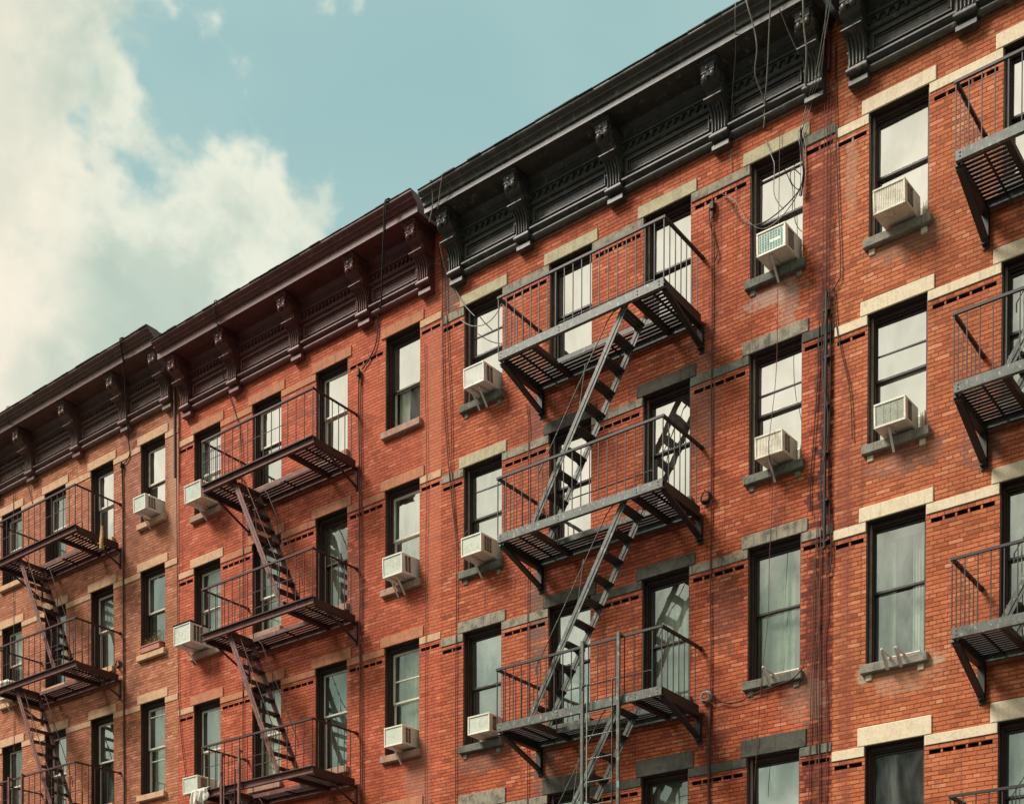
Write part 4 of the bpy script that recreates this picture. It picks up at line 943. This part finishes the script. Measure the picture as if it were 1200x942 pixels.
cable([(-15.266,-0.05,16.081),(-14.984,-0.1,15.86),(-14.647,-0.15,15.742),(-14.439,-0.12,15.83),(-14.295,-0.06,16.074)], .008, m_greycable, 'wire swagged across the top left window of the third house')
cable([(-16.171,-0.03,16.017),(-16.118,-0.03,13.515),(-16.131,-0.03,11.312),(-16.137,-0.03,7.0)], .006, m_browncable, 'thin straight wire on the brick right of the last window column of the second house', smooth=False)
AH = [(-24.3,-.60,18.67),(-24.33,-.85,18.68),(-24.358,-0.84,18.55),(-24.576,-0.6,18.254),(-24.9,-0.3,17.552),(-25.12,-0.07,16.961),(-25.148,-0.03,16.746),(-25.276,-0.03,16.631),(-25.436,-0.03,16.583)]
cable(AH, .013, m_blackcable, 'black cable falling over the brown cornice of the leftmost house', extra=[shift(AH[:4], .04)])
cable([(-25.436,-0.03,16.564),(-25.404,-0.03,15.504),(-25.388,-0.03,13.555),(-25.372,-0.03,11.603),(-25.34,-0.03,7.5)], .020, m_pipe, 'dark vertical conduit right of the fire escape of the leftmost house', 'pipe', 'conduit', smooth=False)
cable([(-28.8,-.60,18.67),(-28.8,-.85,18.68),(-28.856,-0.84,18.52),(-29.242,-0.5,18.277),(-29.866,-0.1,17.584),(-29.907,-0.03,16.774),(-29.9,-.03,9)], .009, m_browncable, 'thin cable hanging at the left edge of the photo over the brown cornice')
cable([(-29.403,-0.15,17.741),(-29.228,-0.05,17.204),(-29.074,-0.03,16.749)], .010, m_blackcable, 'short black cable below the brown cornice near the left edge of the photo')
cable([(-23.46,-.13,17.9),(-23.46,-0.08,17.548),(-23.45,-0.07,15.693)], .035, m_pipe, 'dark leader pipe at the joint of the two left houses under the cornices', 'pipe', 'pipe', smooth=False)
cable([(-23.45,-.04,15.7),(-23.42,-.03,13.072),(-23.39,-.03,11.196),(-23.3,-.03,10.063),(-23.067,-.03,8.719)], .009, m_browncable, 'wire running down the joint of the two left houses below the leader pipe')
cable([(-13.8,-.03,14.1),(-13.74,-0.03,13.693),(-13.75,-0.03,11.921),(-13.745,-0.03,7.0)], .008, m_browncable, 'vertical wire left of the second window column of the third house behind the railings', smooth=False)
# leader pipe between the two right cornices
cable([(-8.19,-.30,18.25),(-8.19,-.25,17.9),(-8.19,-.08,17.55),(-8.19,-.08,17.1)], .03, m_pipe, 'dark leader pipe dropping between the two charcoal cornices', 'pipe', 'pipe')

# junction boxes, coils
def jbox(label, x, z, w, h, mat=None):
    mb = MB().box(x - w / 2, x + w / 2, -.09, -.002, z, z + h, 0, .008); mb.tube([(x, -.05, z), (x, -.05, z - .12)], .018, 8); mb.tube([(x, -.05, z + h), (x, -.05, z + h + .05)], .02, 8)
    tag(obj('junction_box', mb, mat or m_blackcable), label, 'junction box')
jbox('dark cable junction box under the string course of the third house', -10.13, 15.90, .07, .12)
jbox('small cable junction box under the string course of the second house', -17.86, 15.98, .07, .1)
jbox('cable head at the top of the conduit of the leftmost house', -25.42, 16.52, .06, .09)
def coil(label, x, y, z, r, mat):
    mb = MB()
    for k in range(5):
        rr = r * (1 - .07 * k); ph = k * .7; pts = []
        for j in range(25):
            a = 2 * math.pi * j / 24; pts.append((x + rr * math.cos(a) + .008 * math.sin(ph), y - .012 * k + .012 * math.sin(a * 2 + ph), z + rr * math.sin(a) * .95))
        mb.tube(pts, .010, 6, 0, False)
    mb.tube([(x, -.002, z + r), (x, y - .07, z + r)], .008, 6)
    tag(obj('cable_coil', mb, mat), label, 'cable coil')
coil('coil of dark cable right of the middle landing of the grey fire escape', -10.207, -.06, 11.43, .10, m_blackcable)
coil('coil of pale cable right of the lowest landing of the grey fire escape', -10.19, -.06, 8.30, .10, m_greycable)
coil('faint coil of brown cable right of the middle landing of the leftmost fire escape', -25.54, -.05, 12.06, .10, m_browncable)

# planter
pl = empty('flower_box', (X(-18.70), -.05, sillz(A, 1)), 'terracotta flower box with dry plants on the window sill of the leftmost house', 'flower box')
mb = MB(); cx = X(-18.70); z0 = sillz(A, 1)
mb.box(cx - .34, cx + .34, -.10, .09, z0 + .002, z0 + .15, 0, .015); mb.box(cx - .36, cx + .36, -.115, .095, z0 + .135, z0 + .165, 0, .006)
obj('planter', mb, m_terracotta, pl)
mb = MB()
for k in range(420):
    x = cx + rnd.uniform(-.3, .3); y = rnd.uniform(-.09, .08); h = abs(rnd.gauss(.10, .07)) * (1.3 if x > cx else .8); a = rnd.uniform(0, 6.28); l = rnd.uniform(.02, .05)
    p = Vector((x, y, z0 + .15 + h)); u = Vector((math.cos(a), math.sin(a), rnd.uniform(-.6, .9))).normalized() * l; w = u.cross(Vector((rnd.uniform(-1, 1), .3, 1))).normalized() * .012
    mb.add([p - u * .5, p + w, p + u * .5, p - w], [(0, 1, 2, 3)])
    if k % 6 == 0: mb.tube([(x, y, z0 + .14), (x + .01, y, z0 + .15 + h)], .003, 4)
obj('plant', mb, m_leaf, pl)

# ochre cloth hung under the landing of the leftmost fire escape
mb = MB(); cx, cy, ct = -24.82, -1.0, Z(11.775) - .15
n = 14; v = []; f = []
for i in range(n + 1):
    u = i / n; zc = ct - .50 * u
    for j in range(8):
        a = 2 * math.pi * j / 8; w = .035 + .030 * u + .012 * math.sin(3 * a + 5 * u)
        v.append((cx + w * math.cos(a) + .012 * math.sin(5 * u), cy + w * .6 * math.sin(a), zc))
for i in range(n):
    for j in range(8): f.append((i * 8 + j, i * 8 + (j + 1) % 8, (i + 1) * 8 + (j + 1) % 8, (i + 1) * 8 + j))
mb.add(v, f, 0, True); mb.add(v[:8], [tuple(range(8))]); mb.add(v[-8:], [tuple(range(8))[::-1]])
tag(obj('hanging_cloth', mb, m_canvas), 'ochre cloth roll hanging under the top landing of the leftmost fire escape', 'cloth')

# white bundle and unit at far left
def lump(name, label, cat, c, r, mat, seed):
    q = random.Random(seed); mb = MB().ball(c, r, 16, 10)
    mb.v = [(x + q.uniform(-.02, .02), y + q.uniform(-.02, .02), z + q.uniform(-.02, .02)) for x, y, z in mb.v]
    return tag(obj(name, mb, mat), label, cat)
lump('cloth_bundle', 'white cloth bundle on an air conditioner at the left edge of the photo', 'bundle', (X(-22.95), -.22, sillz(A, 1) + .33), (.26, .22, .09), m_cloth, 3)
make_ac('air conditioner under a white bundle at the left edge of the photo', X(-22.95), sillz(A, 1) - .06, w=.46, h=.32, dep=.40, brk=1)
def drape(label, x0, x1, y, ztop, drop, seed):
    q = random.Random(seed); nx, nz = 26, 14; v = []; f = []
    for i in range(nx + 1):
        u = i / nx; edge = drop * (.55 + .45 * math.sin(u * 5.3 + seed) ** 2) 
        for j in range(nz + 1):
            w = j / nz; fold = .030 * math.sin(u * 21 + 2 * w + seed) * (.3 + w) + .018 * math.sin(u * 47 + seed * 3 + 4 * w)
            yy = y + .10 * math.cos(min(1, w * 4) * math.pi / 2) - .03 + fold; zz_ = ztop + .035 * math.sin(min(1, w * 4) * math.pi / 2 + .6) - edge * max(0, w - .15)
            v.append((x0 + (x1 - x0) * u + .02 * math.sin(w * 6 + u * 9) + q.uniform(-.006, .006), yy, zz_ + q.uniform(-.005, .005)))
    for i in range(nx):
        for j in range(nz): a = i * (nz + 1) + j; f.append((a, a + nz + 1, a + nz + 2, a + 1))
    mb = MB(); mb.add(v, f, 0, True); o = obj('draped_sheet', mb, m_cloth)
    sm_ = o.modifiers.new('thickness', 'SOLIDIFY'); sm_.thickness = .006
    return tag(o, label, 'cloth')
drape('crumpled white sheet at the left corner of the lowest landing of the second house', X(-16.45), X(-16.05), -1.24, Z(6.71) + .02, .42, 4)
